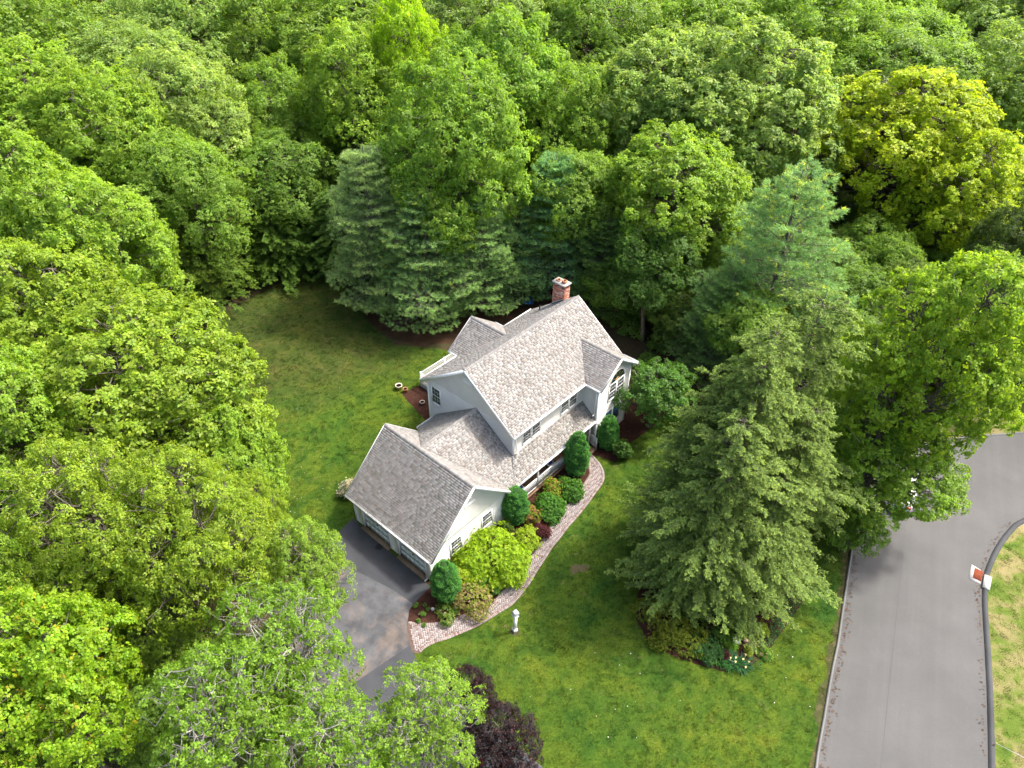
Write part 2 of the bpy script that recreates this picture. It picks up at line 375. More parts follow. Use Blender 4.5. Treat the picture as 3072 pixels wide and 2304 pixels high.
# front bed
def C3(x, y): return G(1200 + x * .30136, 1550 + y * .30136)
def C4(x, y): return G(1500 + x * .30136, 1150 + y * .30136)
inner = [C3(*p) for p in [(85, 1042), (200, 1060), (330, 1057), (480, 1027), (640, 970), (800, 925), (900, 880), (955, 810), (1000, 745), (1065, 690), (1125, 620), (1190, 530), (1260, 440), (1330, 345), (1400, 240), (1480, 120)]] + \
        [C4(*p) for p in [(540, 1350), (640, 1240), (740, 1120), (805, 1030), (860, 955), (885, 900), (875, 800), (880, 715)]]
outer = [C4(*p) for p in [(905, 700), (960, 755), (1010, 820), (1040, 900), (1030, 985), (965, 1080), (880, 1200), (780, 1325), (690, 1425), (600, 1545)]] + \
        [C3(*p) for p in [(1530, 295), (1450, 420), (1380, 525), (1300, 660), (1210, 780), (1120, 880), (1010, 950), (880, 1030), (760, 1100), (600, 1170), (480, 1220), (360, 1255), (260, 1305), (200, 1358), (130, 1350), (100, 1270), (82, 1190), (76, 1110)]]
bed = [tuple(GV(*p)[:2]) for p in [(926, 1250), (905, 1288), (884, 1318), (880, 1350)]] + [tuple(p[:2]) for p in inner] + [tuple(GV(*p)[:2]) for p in [(1290, 985), (1330, 1000), (1352, 965), (1420, 915), (1430, 860), (1380, 830), (1250, 900), (1100, 1080), (960, 1200)]]
sheet('mulch_bed', bed, .012, M_mulch)
isl = wobble([tuple(GV(*p)[:2]) for p in [(1375, 1340), (1400, 1385), (1460, 1420), (1520, 1440), (1570, 1452), (1625, 1440), (1660, 1405), (1700, 1350), (1735, 1300), (1738, 1262), (1700, 1200), (1600, 1180), (1450, 1180), (1380, 1240)]], .06, 12)
sheet('island_bed', isl, .009, M_mulch)

# ------------------------------------------------------------------ brick path
path = tag(link('brick_path', None), kind='structure')
poly_path = [tuple(p[:2]) for p in smooth_line(inner, 4)] + [tuple(p[:2]) for p in smooth_line(outer, 4)]
def inside(pt, poly):
    x, y = pt; c = False; n = len(poly); j = n - 1
    for i in range(n):
        xi, yi = poly[i]; xj, yj = poly[j]
        if (yi > y) != (yj > y) and x < (xj - xi) * (y - yi) / (yj - yi) + xi: c = not c
        j = i
    return c
sheet_o = sheet('joint_sand', poly_path, .016, ground_material('joint_sand', [(.3, (.09, .06, .05)), (.7, (.14, .10, .08))], 5, 40)); sheet_o.parent = path
del sheet_o['kind']
rp = random.Random(21)
PAV = [(.25, .215, .205), (.275, .24, .228), (.24, .20, .19), (.29, .25, .24), (.225, .18, .17), (.26, .225, .215)]
def paver(cx, cy, ax, L, W, edge=False):
    """a single paver as (verts, faces, tint)"""
    ca, sa = math.cos(ax), math.sin(ax); z = .032 + rp.uniform(-.002, .002) + (.006 if edge else 0); g = .005
    c = [(-L / 2 + g, -W / 2 + g), (L / 2 - g, -W / 2 + g), (L / 2 - g, W / 2 - g), (-L / 2 + g, W / 2 - g)]
    P = [(cx + x * ca - y * sa, cy + x * sa + y * ca) for x, y in c]; tl = rp.uniform(-.002, .002)
    V = [(x, y, .012) for x, y in P] + [(x, y, z + (tl if i < 2 else -tl)) for i, (x, y) in enumerate(P)]
    t = rp.choice(PAV); k = rp.uniform(.88, 1.1)
    if rp.random() < .05: t = (.19, .12, .105)
    if edge: t = (t[0] * .98, t[1] * .93, t[2] * .90)
    return V, [(4, 5, 6, 7), (0, 1, 5, 4), (1, 2, 6, 5), (2, 3, 7, 6), (3, 0, 4, 7)], tuple(q_ * k for q_ in t)
pieces = []
W_ = .105
xs = [p[0] for p in poly_path]; ys = [p[1] for p in poly_path]
edge_pts = np.array(poly_path)
cell0 = (int(min(xs) / W_) - 2, int(min(ys) / W_) - 2); cell1 = (int(max(xs) / W_) + 2, int(max(ys) / W_) + 2)
segA = edge_pts; segB = np.roll(edge_pts, -1, axis=0)
def edist(x, y):
    p = np.array([x, y]); d = segB - segA; t = np.clip(((p - segA) * d).sum(1) / (d * d).sum(1).clip(1e-9), 0, 1)
    return np.sqrt(((segA + d * t[:, None] - p) ** 2).sum(1).min())
for i in range(cell0[0], cell1[0]):
    for j in range(cell0[1], cell1[1]):
        m4 = (i - j) % 4
        if m4 == 0: c = ((i + 1) * W_, (j + .5) * W_, 0.0)
        elif m4 == 3: c = ((i + .5) * W_, (j + 1) * W_, PI / 2)
        else: continue
        if inside(c[:2], poly_path) and edist(c[0], c[1]) > .17: pieces.append((c[0], c[1], c[2], .21, .105, False))
def edge_course(line, sgn):
    line = [p[:2] for p in smooth_line(line, 4)]
    L = [0.0]
    for a, b in zip(line, line[1:]): L.append(L[-1] + np.linalg.norm(b - a))
    n = int(L[-1] / .107)
    for k in range(n):
        s_ = (k + .5) * .107; i = int(np.searchsorted(L, s_)) - 1; i = max(0, min(i, len(line) - 2)); t = (s_ - L[i]) / (L[i + 1] - L[i] + 1e-9)
        p = line[i] + (line[i + 1] - line[i]) * t; d = (line[i + 1] - line[i]); d = d / (np.linalg.norm(d) + 1e-9); nrm = np.array([-d[1], d[0]]) * sgn
        c = p + nrm * .105; pieces.append((c[0], c[1], math.atan2(nrm[1], nrm[0]), .21, .107, True))
edge_course(inner, -1); edge_course(outer[:24], -1)
pieces.sort(key=lambda q_: depth_at((q_[0], q_[1], 0)))
pb = MB()
for k, pc in enumerate(pieces):
    V, F, t = paver(*pc)
    if k < 300:
        b = MB(); b.add(V, F, t); b.build('brick', M_paver, path)
    else: pb.add(V, F, t)
pbo = pb.build('brick_field', M_paver, path); pbo['kind'] = 'stuff'

# ------------------------------------------------------------------ the house
HX, HY, YAW = .193, 33.595, math.radians(48.79)
house = thing('house', 'pale grey two storey house with gabled shingle roofs, brick chimney and double garage', 'house', (HX, HY, 0), YAW)
def hw(u, v, z=0):   # house frame to world
    c, s = math.cos(YAW), math.sin(YAW); return (HX + u * c + v * s, HY + u * s - v * c, z)
ME, MR, MU, MV = 5.571, 8.751, 11.882, 4.349
FL_, FV, FRZ = 7.425, 1.328, 7.216; FR = (FL_ + MU) / 2
GU0, GUR, GV1, GE, GZ_ = -8.626, -4.872, 1.219, 2.362, 5.959; GV0 = GV1 - 7.9; GU1 = 2 * GUR - GU0
BU, BUL, BV, BZ = 6.091, 3.65, -9.649, 7.375; BUR = 2 * BU - BUL
CZ, CV_, CEZ, CVE = 5.753, -3.624, 2.891, -7.464
PV, PZ, PT, OV = .99, 2.492, 3.606, .321
UC = GUR + (GZ_ - CZ) / ((GZ_ - GE) / (GUR - GU0) * -1) * -1
gs = (GZ_ - GE) / (GUR - GU0)
UC = GUR + (GZ_ - CZ) / gs; UE = GUR + (GZ_ - CEZ) / gs; UP = GUR + (GZ_ - PZ) / gs
rs = random.Random(77)
SH = [(.222, .208, .193), (.248, .236, .220), (.20, .190, .177), (.232, .226, .212), (.172, .154, .138), (.258, .245, .228), (.212, .213, .201), (.162, .154, .145), (.226, .204, .184)]
shingle_left = [300]
def roof_plane(name, P, first=False, mul=1.0):
    """P: house-frame (u,v,z) corners; P[0]->P[1] runs along the eave. Deck plus shingles laid in courses."""
    pts = [Vector((u, -v, z)) for u, v, z in P]
    n = (pts[1] - pts[0]).cross(pts[2] - pts[0]).normalized()
    if n.z < 0: n = -n
    e = (pts[1] - pts[0]).normalized(); up = n.cross(e).normalized()
    if up.z < 0: up = -up; 
    o = pts[0]
    poly = [((p - o).dot(e), (p - o).dot(up)) for p in pts]
    if area2(poly) < 0: poly = poly[::-1]
    def W3(a, b, h): return o + e * a + up * b + n * h
    db = MB(); k = len(poly)
    db.add([W3(a, b, -.012) for a, b in poly] + [W3(a, b, -.12) for a, b in poly],
           [tuple(range(k)), tuple(range(k, 2 * k))[::-1]] + [(i + k, (i + 1) % k + k, (i + 1) % k, i) for i in range(k)], (.12, .115, .108))
    part = db.build(name, [M_shingle], house)
    sb = MB(); CO = .142; ymax = max(p[1] for p in poly); ymin = min(p[1] for p in poly); x0 = min(p[0] for p in poly); x1 = max(p[0] for p in poly)
    r = 0; y = ymin - .01
    ind = []
    while y < ymax:
        x = x0 - rs.uniform(0, .3)
        while x < x1:
            wd = rs.choice((.24, .3, .36, .44, .52, .28)); q_ = clip_convex([(x, y), (x + wd, y), (x + wd, y + CO - .003), (x, y + CO - .003)], poly)
            if len(q_) >= 3 and abs(area2(q_)) > .0008:
                hi = .006 + rs.choice((0, .0015)); m_ = len(q_)
                V = [W3(a, b, -.004 + hi * (1 - (b - y) / CO) + .004) for a, b in q_] + [W3(a, b, -.008) for a, b in q_]
                F = [tuple(range(m_))] + [(i + m_, (i + 1) % m_ + m_, (i + 1) % m_, i) for i in range(m_)]
                t = rs.choice(SH); t = tuple(.8 * c + .2 * c0 for c, c0 in zip(t, (.218, .208, .193))); kk = rs.uniform(.9, 1.1) * 1.1 * mul * (1.0 if hi > .0065 else .96); t = tuple(c * kk for c in t)
                if first and shingle_left[0] > 0 and .2 < wd and y > ymin + .1: shingle_left[0] -= 1; ind.append((V, F, t))
                else: sb.add(V, F, t)
            x += wd
        y += CO; r += 1
    for V, F, t in ind:
        b = MB(); b.add(V, F, t); b.build('shingle', M_shingle, part)
    q = sb.build('shingle_field', M_shingle, part); q['kind'] = 'stuff'
    return part
def ridge_caps(A, B, nl, nr, size=.15, wing=.15):
    """overlapping cap shingles along a ridge; nl/nr: downhill directions either side (house frame)"""
    A = Vector((A[0], -A[1], A[2])); B = Vector((B[0], -B[1], B[2])); d = (B - A); L = d.length; d.normalize()
    nl = Vector((nl[0], -nl[1], nl[2])).normalized(); nr = Vector((nr[0], -nr[1], nr[2])).normalized(); k = int(L / size)
    for i in range(k):
        p0 = A + d * (i * L / k); p1 = A + d * ((i + 1.0) * L / k + .015); b = MB(); V = []
        for p, h in ((p0, .034), (p1, .020)):
            z = Vector((0, 0, h)); V += [p + nl * wing + z * .6, p + z + Vector((0, 0, .012)), p + nr * wing + z * .6]
        V += [p0 + nl * wing - Vector((0, 0, .01)), p0 - Vector((0, 0, .01)), p0 + nr * wing - Vector((0, 0, .01))]
        t = rs.choice(SH[:4]); kk = rs.uniform(1.0, 1.15)
        b.add(V, [(0, 1, 4, 3), (1, 2, 5, 4), (6, 7, 1, 0), (7, 8, 2, 1), (6, 0, 3), (2, 8, 5)], tuple(c * kk for c in t)); b.build('ridge_cap', M_shingle, house)

roof_plane('garage_roof', [(GU0, GV0, GE), (GU0, GV1, GE), (GUR, GV1, GZ_), (GUR, GV0, GZ_)], True, .98)
roof_plane('garage_roof', [(GU1, GV1, GE), (GU1, GV0, GE), (GUR, GV0, GZ_), (GUR, GV1, GZ_)])
roof_plane('main_roof', [(0, 0, ME), (MU, 0, ME), (MU, -MV, MR), (0, -MV, MR)])
roof_plane('main_roof', [(MU, -2 * MV, ME), (0, -2 * MV, ME), (0, -MV, MR), (MU, -MV, MR)])
sl = (MR - ME) / MV
fs_ = -(FRZ - ME) / sl
roof_plane('front_gable_roof', [(FL_, 0, ME), (FL_, FV, ME), (FR, FV, FRZ), (FR, fs_, FRZ)])
roof_plane('front_gable_roof', [(MU, FV, ME), (MU, 0, ME), (FR, fs_, FRZ), (FR, FV, FRZ)])
bs_ = -2 * MV + (BZ - ME) / sl
roof_plane('rear_gable_roof', [(BUL, BV, ME), (BUL, -2 * MV, ME), (BU, bs_, BZ), (BU, BV, BZ)])
roof_plane('rear_gable_roof', [(BUR, -2 * MV, ME), (BUR, BV, ME), (BU, BV, BZ), (BU, bs_, BZ)])
roof_plane('connector_roof', [(UP, PV, PZ), (OV, PV, PZ), (OV, CV_, CZ), (UC, CV_, CZ)])
roof_plane('connector_roof', [(OV, CVE, CEZ), (UE, CVE, CEZ), (UC, CV_, CZ), (OV, CV_, CZ)])
roof_plane('porch_roof', [(OV, PV, PZ + .012), (FL_ + OV, PV, PZ + .012), (FL_ + OV, -OV, PT), (OV, -OV, PT)])
# small saddle where porch roof dies into the connector roof
sc_ = (CZ - PZ) / (PV - CV_)
def conz(v): return CZ - sc_ * (v - CV_)
roof_plane('roof_saddle', [(-.9, PV, PZ + .004), (OV, PV, PZ + .012), (OV, -OV, PT)])
roof_plane('roof_saddle', [(-.9, PV, PZ + .004), (OV, -OV, PT), (OV, -.62, conz(-.62) + .004)])
ridge_caps((GUR, GV1, GZ_), (GUR, GV0, GZ_), (-1, 0, -gs), (1, 0, -gs))
ridge_caps((0, -MV, MR), (MU, -MV, MR), (0, 1, -sl), (0, -1, -sl))
ridge_caps((FR, FV, FRZ), (FR, fs_, FRZ), (-1, 0, -.738), (1, 0, -.738))
ridge_caps((BU, BV, BZ), (BU, bs_, BZ), (-1, 0, -.739), (1, 0, -.739))
ridge_caps((UC, CV_, CZ), (OV, CV_, CZ), (0, 1, -sc_), (0, -1, -.745))

def wall(A, B, prof, nrm, name='wall', z0=0.0, m=None, lap=.112):
    """lap siding between plan points A and B (house frame u,v); prof: (t along 0..L, z) top outline, left to right"""
    a = Vector((A[0], -A[1], 0)); b = Vector((B[0], -B[1], 0)); d = (b - a); L = d.length; d.normalize(); n = Vector((nrm[0], -nrm[1], 0))
    poly = [(0, z0), (L, z0)] + [(t * L, z) for t, z in prof[::-1]]
    if area2(poly) < 0: poly = poly[::-1]
    mb = MB(); k = len(poly)
    def W3(t, z, h): return a + d * t + Vector((0, 0, z)) + n * h
    mb.add([W3(t, z, -.02) for t, z in poly], [tuple(range(k))]); mb.add([W3(t, z, -.12) for t, z in poly], [tuple(range(k))])
    y = z0; ym = max(p[1] for p in poly)
    while y < ym:
        q_ = clip_convex([(0, y), (L, y), (L, y + lap), (0, y + lap)], poly)
        if len(q_) >= 3:
            V = [W3(t, z, .016 * (1 - (z - y) / lap)) for t, z in q_]; V2 = [W3(t, z, -.004) for t, z in q_]; m_ = len(q_)
            mb.add(V + V2, [tuple(range(m_))] + [(i, (i + 1) % m_, (i + 1) % m_ + m_, i + m_) for i in range(m_)])
        y += lap
    return mb.build(name, [m or M_siding], house)
WL, WR_, WF, WB = OV, MU - OV, -OV, -2 * MV + OV
zE = ME - .1
# main block
wall((WL, WB), (WL, WF), [(0, zE + OV * sl), (.5, MR - .13), (1, zE + OV * sl)], (-1, 0))
wall((WL, WF), (FL_ + OV, WF), [(0, zE + .2), (1, zE + .2)], (0, 1))
wall((WR_, WF), (WR_, WB), [(0, zE + OV * sl), (.5, MR - .13), (1, zE + OV * sl)], (1, 0))
wall((WR_, WB), (WL, WB), [(0, zE + .2), (1, zE + .2)], (0, -1))
# front gable bay
FW = FV - OV
wall((FL_ + OV, -OV), (FL_ + OV, FW), [(0, zE + .22), (1, zE + .22)], (-1, 0))
wall((FL_ + OV, FW), (WR_, FW), [(0, zE + .22), (.5, FRZ - .13), (1, zE + .22)], (0, 1))
wall((WR_, FW), (WR_, WF), [(0, zE + .22), (1, zE + .22)], (1, 0))
# rear gable bay
wall((BUL + .32, BV + .3), (BUR - .32, BV + .3), [(0, zE + .22), (.5, BZ - .13), (1, zE + .22)], (0, -1))
wall((BUL + .32, BV + .3), (BUL + .32, WB), [(0, zE + .22), (1, zE + .22)], (-1, 0))
wall((BUR - .32, WB), (BUR - .32, BV + .3), [(0, zE + .22), (1, zE + .22)], (1, 0))
# garage
GWu0, GWu1, GWv0, GWv1 = GU0 + .213, GU1 - .213, GV0 + .374, GV1 - .374
gt = GE - .1 + .213 * gs
wall((GWu0, GWv1), (GWu1, GWv1), [(0, gt), (.5, GZ_ - .13), (1, gt)], (0, 1))
wall((GWu1, GWv0), (GWu0, GWv0), [(0, gt), (.5, GZ_ - .13), (1, gt)], (0, -1))
wall((GWu1, GWv1), (GWu1, GWv0), [(0, gt), (1, gt)], (1, 0))
D1, D2 = (-5.42, -2.93), (-1.98, .40); DT = 2.02
wall((GWu0, GWv0), (GWu0, D1[0] - .12), [(0, gt), (1, gt)], (-1, 0))
wall((GWu0, D1[1] + .12), (GWu0, D2[0] - .12), [(0, gt), (1, gt)], (-1, 0))
wall((GWu0, D2[1] + .12), (GWu0, GWv1), [(0, gt), (1, gt)], (-1, 0))
wall((GWu0, D1[0] - .12), (GWu0, D2[1] + .12), [(0, gt), (1, gt)], (-1, 0), z0=DT + .12)
# connector rear wall, porch back wall already main wall; connector front under the porch
wall((GWu1, -.6), (WL, -.6), [(0, 3.2), (1, 3.2)], (0, 1))
wall((WL, CVE + .3), (GWu1, CVE + .3), [(0, 2.85), (1, 2.85)], (0, -1))

def hb(mb, a, b, t=(1, 1, 1), m=0): mb.box((a[0], -a[1], a[2]), (b[0], -b[1], b[2]), t, m)
def hbar(mb, a, b, w_, h_, m=0, up=(0, 0, 1)): mb.bar((a[0], -a[1], a[2]), (b[0], -b[1], b[2]), w_, h_, (1, 1, 1), m, up)
def rake(A, B, out):       # rake board under a gable edge
    b = MB(); o_ = Vector((out[0], out[1], 0)) * .02
    hbar(b, (A[0] + o_.x, A[1] + o_.y, A[2] - .13), (B[0] + o_.x, B[1] + o_.y, B[2] - .13), .035, .2)
    i_ = Vector((out[0], out[1], 0)) * -.12
    hbar(b, (A[0] + i_.x, A[1] + i_.y, A[2] - .17), (B[0] + i_.x, B[1] + i_.y, B[2] - .17), .26, .03)
    b.build('rake_board', M_trim, house)
rake((0, 0, ME), (0, -MV, MR), (-1, 0)); rake((0, -MV, MR), (0, -2 * MV, ME), (-1, 0))
rake((MU, 0, ME), (MU, -MV, MR), (1, 0)); rake((MU, -MV, MR), (MU, -2 * MV, ME), (1, 0))
rake((FL_, FV, ME), (FR, FV, FRZ), (0, 1)); rake((FR, FV, FRZ), (MU, FV, ME), (0, 1))
rake((GU0, GV1, GE), (GUR, GV1, GZ_), (0, 1)); rake((GUR, GV1, GZ_), (GU1, GV1, GE), (0, 1))
rake((GU0, GV0, GE), (GUR, GV0, GZ_), (0, -1)); rake((GUR, GV0, GZ_), (GU1, GV0, GE), (0, -1))
rake((BUL, BV, ME), (BU, BV, BZ), (0, -1)); rake((BU, BV, BZ), (BUR, BV, ME), (0, -1))
def gutter(A, B, out):
    b = MB(); n = Vector((out[0], out[1], 0))
    def o3(P, k, dz): return (P[0] + n.x * k, P[1] + n.y * k, P[2] + dz)
    hbar(b, o3(A, .115, -.055), o3(B, .115, -.055), .012, .11)      # outer lip
    hbar(b, o3(A, .06, -.105), o3(B, .06, -.105), .11, .012)        # floor
    hbar(b, o3(A, .005, -.07), o3(B, .005, -.07), .012, .14)        # fascia side
    hbar(b, o3(A, -.14, -.15), o3(B, -.14, -.15), .3, .02)          # soffit
    g = b.build('gutter', M_trim, house)
    d = MB(); r = random.Random(int(abs(A[0] * 100 + A[2] * 10))); L = (Vector(B) - Vector(A)).length
    for k in range(int(L * 14)):
        t = r.random(); P = Vector(A).lerp(Vector(B), t); x, y, z = P.x + n.x * .06, -(P.y + n.y * .06), P.z - .085 + r.uniform(0, .045); s_ = r.uniform(.015, .04); a = r.uniform(0, PI)
        d.add([(x + s_ * math.cos(a), y + s_ * math.sin(a), z), (x - s_ * math.sin(a), y + s_ * math.cos(a), z + .01), (x - s_ * math.cos(a), y - s_ * math.sin(a), z)], [(0, 1, 2)], (.10, .06, .04))
    q = d.build('gutter_debris', M_litter, g); q['kind'] = 'stuff'
gutter((0, 0, ME), (FL_, 0, ME), (0, 1)); gutter((FL_, 0.12, ME), (FL_, FV, ME), (-1, 0)); gutter((MU, 0, ME), (MU, FV, ME), (1, 0))
gutter((0, -2 * MV, ME), (BUL, -2 * MV, ME), (0, -1)); gutter((BUR, -2 * MV, ME), (MU, -2 * MV, ME), (0, -1))
gutter((BUL, BV, ME), (BUL, -2 * MV - .12, ME), (-1, 0)); gutter((BUR, BV, ME), (BUR, -2 * MV - .12, ME), (1, 0))
gutter((GU0, GV0, GE), (GU0, GV1, GE), (-1, 0)); gutter((GU1 - .02, PV, PZ), (FL_ + OV - .02, PV, PZ), (0, 1)); gutter((UE, CVE, CEZ), (OV, CVE, CEZ), (0, -1))
def corner_board(u, v, z0, z1, su, sv):
    b = MB(); hb(b, (u, v - sv * .1, z0), (u + su * .025, v + sv * .025, z1)); hb(b, (u - su * .1, v, z0), (u - su * .002, v + sv * .025, z1)); b.build('corner_board', M_trim, house)
corner_board(WL, WF, 3.2, ME - .02, -1, 1); corner_board(WL, WB, 0, ME - .02, -1, -1); corner_board(FL_ + OV, FW, 0, ME - .02, -1, 1)
corner_board(WR_, FW, 0, ME - .02, 1, 1); corner_board(GWu0, GWv1, 0, gt, -1, 1); corner_board(GWu0, GWv0, 0, gt, -1, -1); corner_board(GWu1, GWv1, 0, gt, 1, 1)
corner_board(BUL + .32, BV + .3, 0, ME - .02, -1, -1)
def downspout(u, v, z0, z1, du, dv):
    b = MB(); hbar(b, (u + du * .1, v + dv * .1, z1 - .25), (u + du * .1, v + dv * .1, z0), .075, .06); hbar(b, (u + du * .1, v + dv * .1, z1 - .25), (u + du * .3, v + dv * .3, z1 - .08), .07, .06)
    hbar(b, (u + du * .1, v + dv * .1, z0 + .06), (u + du * .32, v + dv * .32, z0 + .02), .075, .06); b.build('downspout', M_trim, house)
downspout(WL + .16, WF, 3.75, ME, 0, 1); downspout(FL_ + OV, FW - .14, 3.0, ME, -1, 0); downspout(FL_ + OV - .06, FW + .02, .05, 2.5, 0, 1); downspout(GWu0 - .01, D2[1] + .2, .05, GE, -1, 0)

# ---- windows
def window(A, du, w_, z0, z1, nrm, cols=3, rows=4, glass=None, split=True, mun=True, frame=.065):
    """A=(u,v) plan point of the lower-left corner, du=direction along the wall"""
    fr_ = MB(); n = Vector((nrm[0], nrm[1])); d = Vector(du)
    def P(t, z, h): return (A[0] + d.x * t + n.x * h, A[1] + d.y * t + n.y * h, z)
    def hbx(mb, t0, t1, za, zb, h0, h1): hb(mb, P(t0, za, h0), P(t1, zb, h1))
    f = frame
    hbx(fr_, -f, 0, z0 - f, z1 + f, .0, .045); hbx(fr_, w_, w_ + f, z0 - f, z1 + f, .0, .045)
    hbx(fr_, 0, w_, z1, z1 + f, .0, .045); hbx(fr_, -.002, w_ + .002, z0 - f, z0, .0, .06)
    o = fr_.build('window', M_trim, house)
    s = MB(); hbx(s, 0, w_, z0, z0 + .04, .012, .034); hbx(s, 0, w_, z1 - .04, z1, .012, .034); hbx(s, 0, .035, z0 + .04, z1 - .04, .012, .034); hbx(s, w_ - .035, w_, z0 + .04, z1 - .04, .012, .034)
    zm = (z0 + z1) / 2
    if split: hbx(s, .035, w_ - .035, zm - .02, zm + .02, .012, .036)
    s.build('sash', M_trim, o)
    half = [(z0 + .04, zm - .02), (zm + .02, z1 - .04)] if split else [(z0 + .04, z1 - .04)]
    rws = max(1, rows // len(half))
    cw = (w_ - .07) / cols
    mu_ = MB()
    for za, zb in half:
        ch_ = (zb - za) / rws
        for i in range(cols):
            for j in range(rws):
                g = MB(); hbx(g, .035 + i * cw + .004, .035 + (i + 1) * cw - .004, za + j * ch_ + .004, za + (j + 1) * ch_ - .004, .014, .019); g.build('pane', glass or M_glass, o)
        if mun:
            for i in range(1, cols): hbx(mu_, .035 + i * cw - .005, .035 + i * cw + .005, za, zb, .019, .028)
            for j in range(1, rws): hbx(mu_, .035, w_ - .035, za + j * ch_ - .005, za + j * ch_ + .005, .019, .0275)
    if mun and mu_.V: mu_.build('muntins', M_trim, o)
    return o
for u0 in (1.22, 2.16, 5.22, 6.16): window((u0, WF), (1, 0), .80, 3.92, 5.0, (0, 1))
window((WL, -7.95), (0, 1), .82, 3.78, 5.2, (-1, 0))
for u0, za in ((-6.68, .82), (-3.92, .9)): window((u0, GWv1), (1, 0), .88, za, 1.98, (0, 1))
window((8.85, FW), (1, 0), .86, .9, 2.42, (0, 1), 1, 1, M_blueglass, False, False, .05)
window((9.80, FW), (1, 0), .86, .9, 2.42, (0, 1), 1, 1, M_blueglass, False, False, .05)
# arched window
window((9.0, FW), (1, 0), .8, 3.5, 4.86, (0, 1)); window((9.95, FW), (1, 0), .8, 3.5, 4.86, (0, 1))
ac, az_, ar = 9.875, 4.98, .86
def arch_ring(r0, r1, h0, h1, n=20, a0=0, a1=PI):
    b = MB(); V = []; F = []
    for k in range(n + 1):
        a = a0 + (a1 - a0) * k / n
        for r, h in ((r0, h0), (r1, h0), (r1, h1), (r0, h1)): V.append((ac + r * math.cos(a), -(FW + h), az_ + r * math.sin(a)))
    for k in range(n):
        for j in range(4): F.append((4 * k + j, 4 * k + 4 + j, 4 * k + 4 + (j + 1) % 4, 4 * k + (j + 1) % 4))
    b.add(V, F); return b
aw = arch_ring(ar, ar + .09, .0, .05).build('arched_window', M_trim, house)
for k in range(5):
    b = MB(); a0 = PI * k / 5; n_ = 5; V = []; 
    for j in range(n_ + 1):
        a = a0 + PI / 5 * j / n_; V.append((ac + (ar - .01) * math.cos(a), -(FW + .018), az_ + (ar - .01) * math.sin(a)))
    for j in range(n_, -1, -1):
        a = a0 + PI / 5 * j / n_; V.append((ac + .25 * math.cos(a), -(FW + .018), az_ + .25 * math.sin(a)))
    b.add(V, [(j, j + 1, 2 * n_ - j, 2 * n_ + 1 - j) for j in range(n_)]); b.build('pane', M_glass, aw)
b = arch_ring(.0, .25, .015, .017, 10); b.build('pane', mat('amber_glass', (.35, .16, .05), .2, .6), aw)
b = arch_ring(.24, .27, .02, .03, 12); 
for k in range(1, 5):
    a = PI * k / 5; b.bar((ac + .26 * math.cos(a), -(FW + .026), az_ + .26 * math.sin(a)), (ac + ar * math.cos(a), -(FW + .026), az_ + ar * math.sin(a)), .012, .018)
b.build('muntins', mat('brass_caming', (.4, .34, .15), .4, .5), aw)
b = MB(); hb(b, (9.0 - .1, FW, 4.9), (10.85, FW + .06, 4.98)); b.build('window_sill', M_trim, aw)
# half-round gable vents
def half_vent(c, z, r, du, nrm):
    b = MB(); n = 14; V = []
    for h in (.0, .04):
        for k in range(n + 1):
            a = PI * k / n; V.append((c[0] + du[0] * r * math.cos(a) + nrm[0] * h, -(c[1] + du[1] * r * math.cos(a) + nrm[1] * h), z + r * math.sin(a)))
    b.add(V, [tuple(range(n + 1)), tuple(range(n + 1, 2 * n + 2))[::-1]] + [(k, k + 1, n + 2 + k, n + 1 + k) for k in range(n)] + [(n, 0, n + 1, 2 * n + 1)])
    o = b.build('gable_vent', M_trim, house)
    l = MB()
    for k in range(1, 7):
        zz = z + r * k / 7.5; hw_ = math.sqrt(max(.01, (r * .86) ** 2 - (zz - z) ** 2))
        hbar(l, (c[0] - du[0] * hw_ + nrm[0] * .046, c[1] - du[1] * hw_ + nrm[1] * .046, zz), (c[0] + du[0] * hw_ + nrm[0] * .046, c[1] + du[1] * hw_ + nrm[1] * .046, zz), .012, .02)
    l.build('louvres', M_trim, o)
half_vent((WL - .016, -4.38), 7.42, .46, (0, 1), (-1, 0)); half_vent((-4.93, GWv1 + .016), 4.15, .46, (1, 0), (0, 1))

# ---- garage doors
for (v0, v1) in (D1, D2):
    b = MB()
    for k in range(4): hb(b, (GWu0 + .10, v0, .04 + k * (DT - .04) / 4 + .008), (GWu0 + .14, v1, .04 + (k + 1) * (DT - .04) / 4 - .008))
    hb(b, (GWu0 + .115, v0, .04), (GWu0 + .15, v1, DT))
    o = b.build('garage_door', M_doorp, house)
    h = MB(); vm = (v0 + v1) / 2; hbar(h, (GWu0 + .07, vm - .07, 1.05), (GWu0 + .07, vm + .07, 1.05), .03, .03); hbar(h, (GWu0 + .07, vm, .98), (GWu0 + .1, vm, 1.12), .03, .03); h.build('handle', M_black, o)
    for k in range(4):
        for j in range(6):
            dw = (v1 - v0) / 6; p = MB(); z_ = .04 + k * (DT - .04) / 4; hb(p, (GWu0 + .088, v0 + j * dw + .05, z_ + .08), (GWu0 + .1, v0 + (j + 1) * dw - .05, z_ + (DT - .04) / 4 - .08)); p.build('panel', M_doorp, o)
    f = MB(); hb(f, (GWu0 - .03, v0 - .12, 0), (GWu0 + .16, v0, DT + .12)); hb(f, (GWu0 - .03, v1, 0), (GWu0 + .16, v1 + .12, DT + .12)); hb(f, (GWu0 - .03, v0, DT), (GWu0 + .16, v1, DT + .12)); f.build('door_frame', M_trim, house)
    s = MB(); hb(s, (GWu0 - .28, v0 - .1, .0), (GWu0 + .1, v1 + .1, .03)); s.build('threshold', ground_material('threshold_concrete', [(.3, (.17, .12, .08)), (.7, (.24, .18, .13))], 4, 30, .2), house)

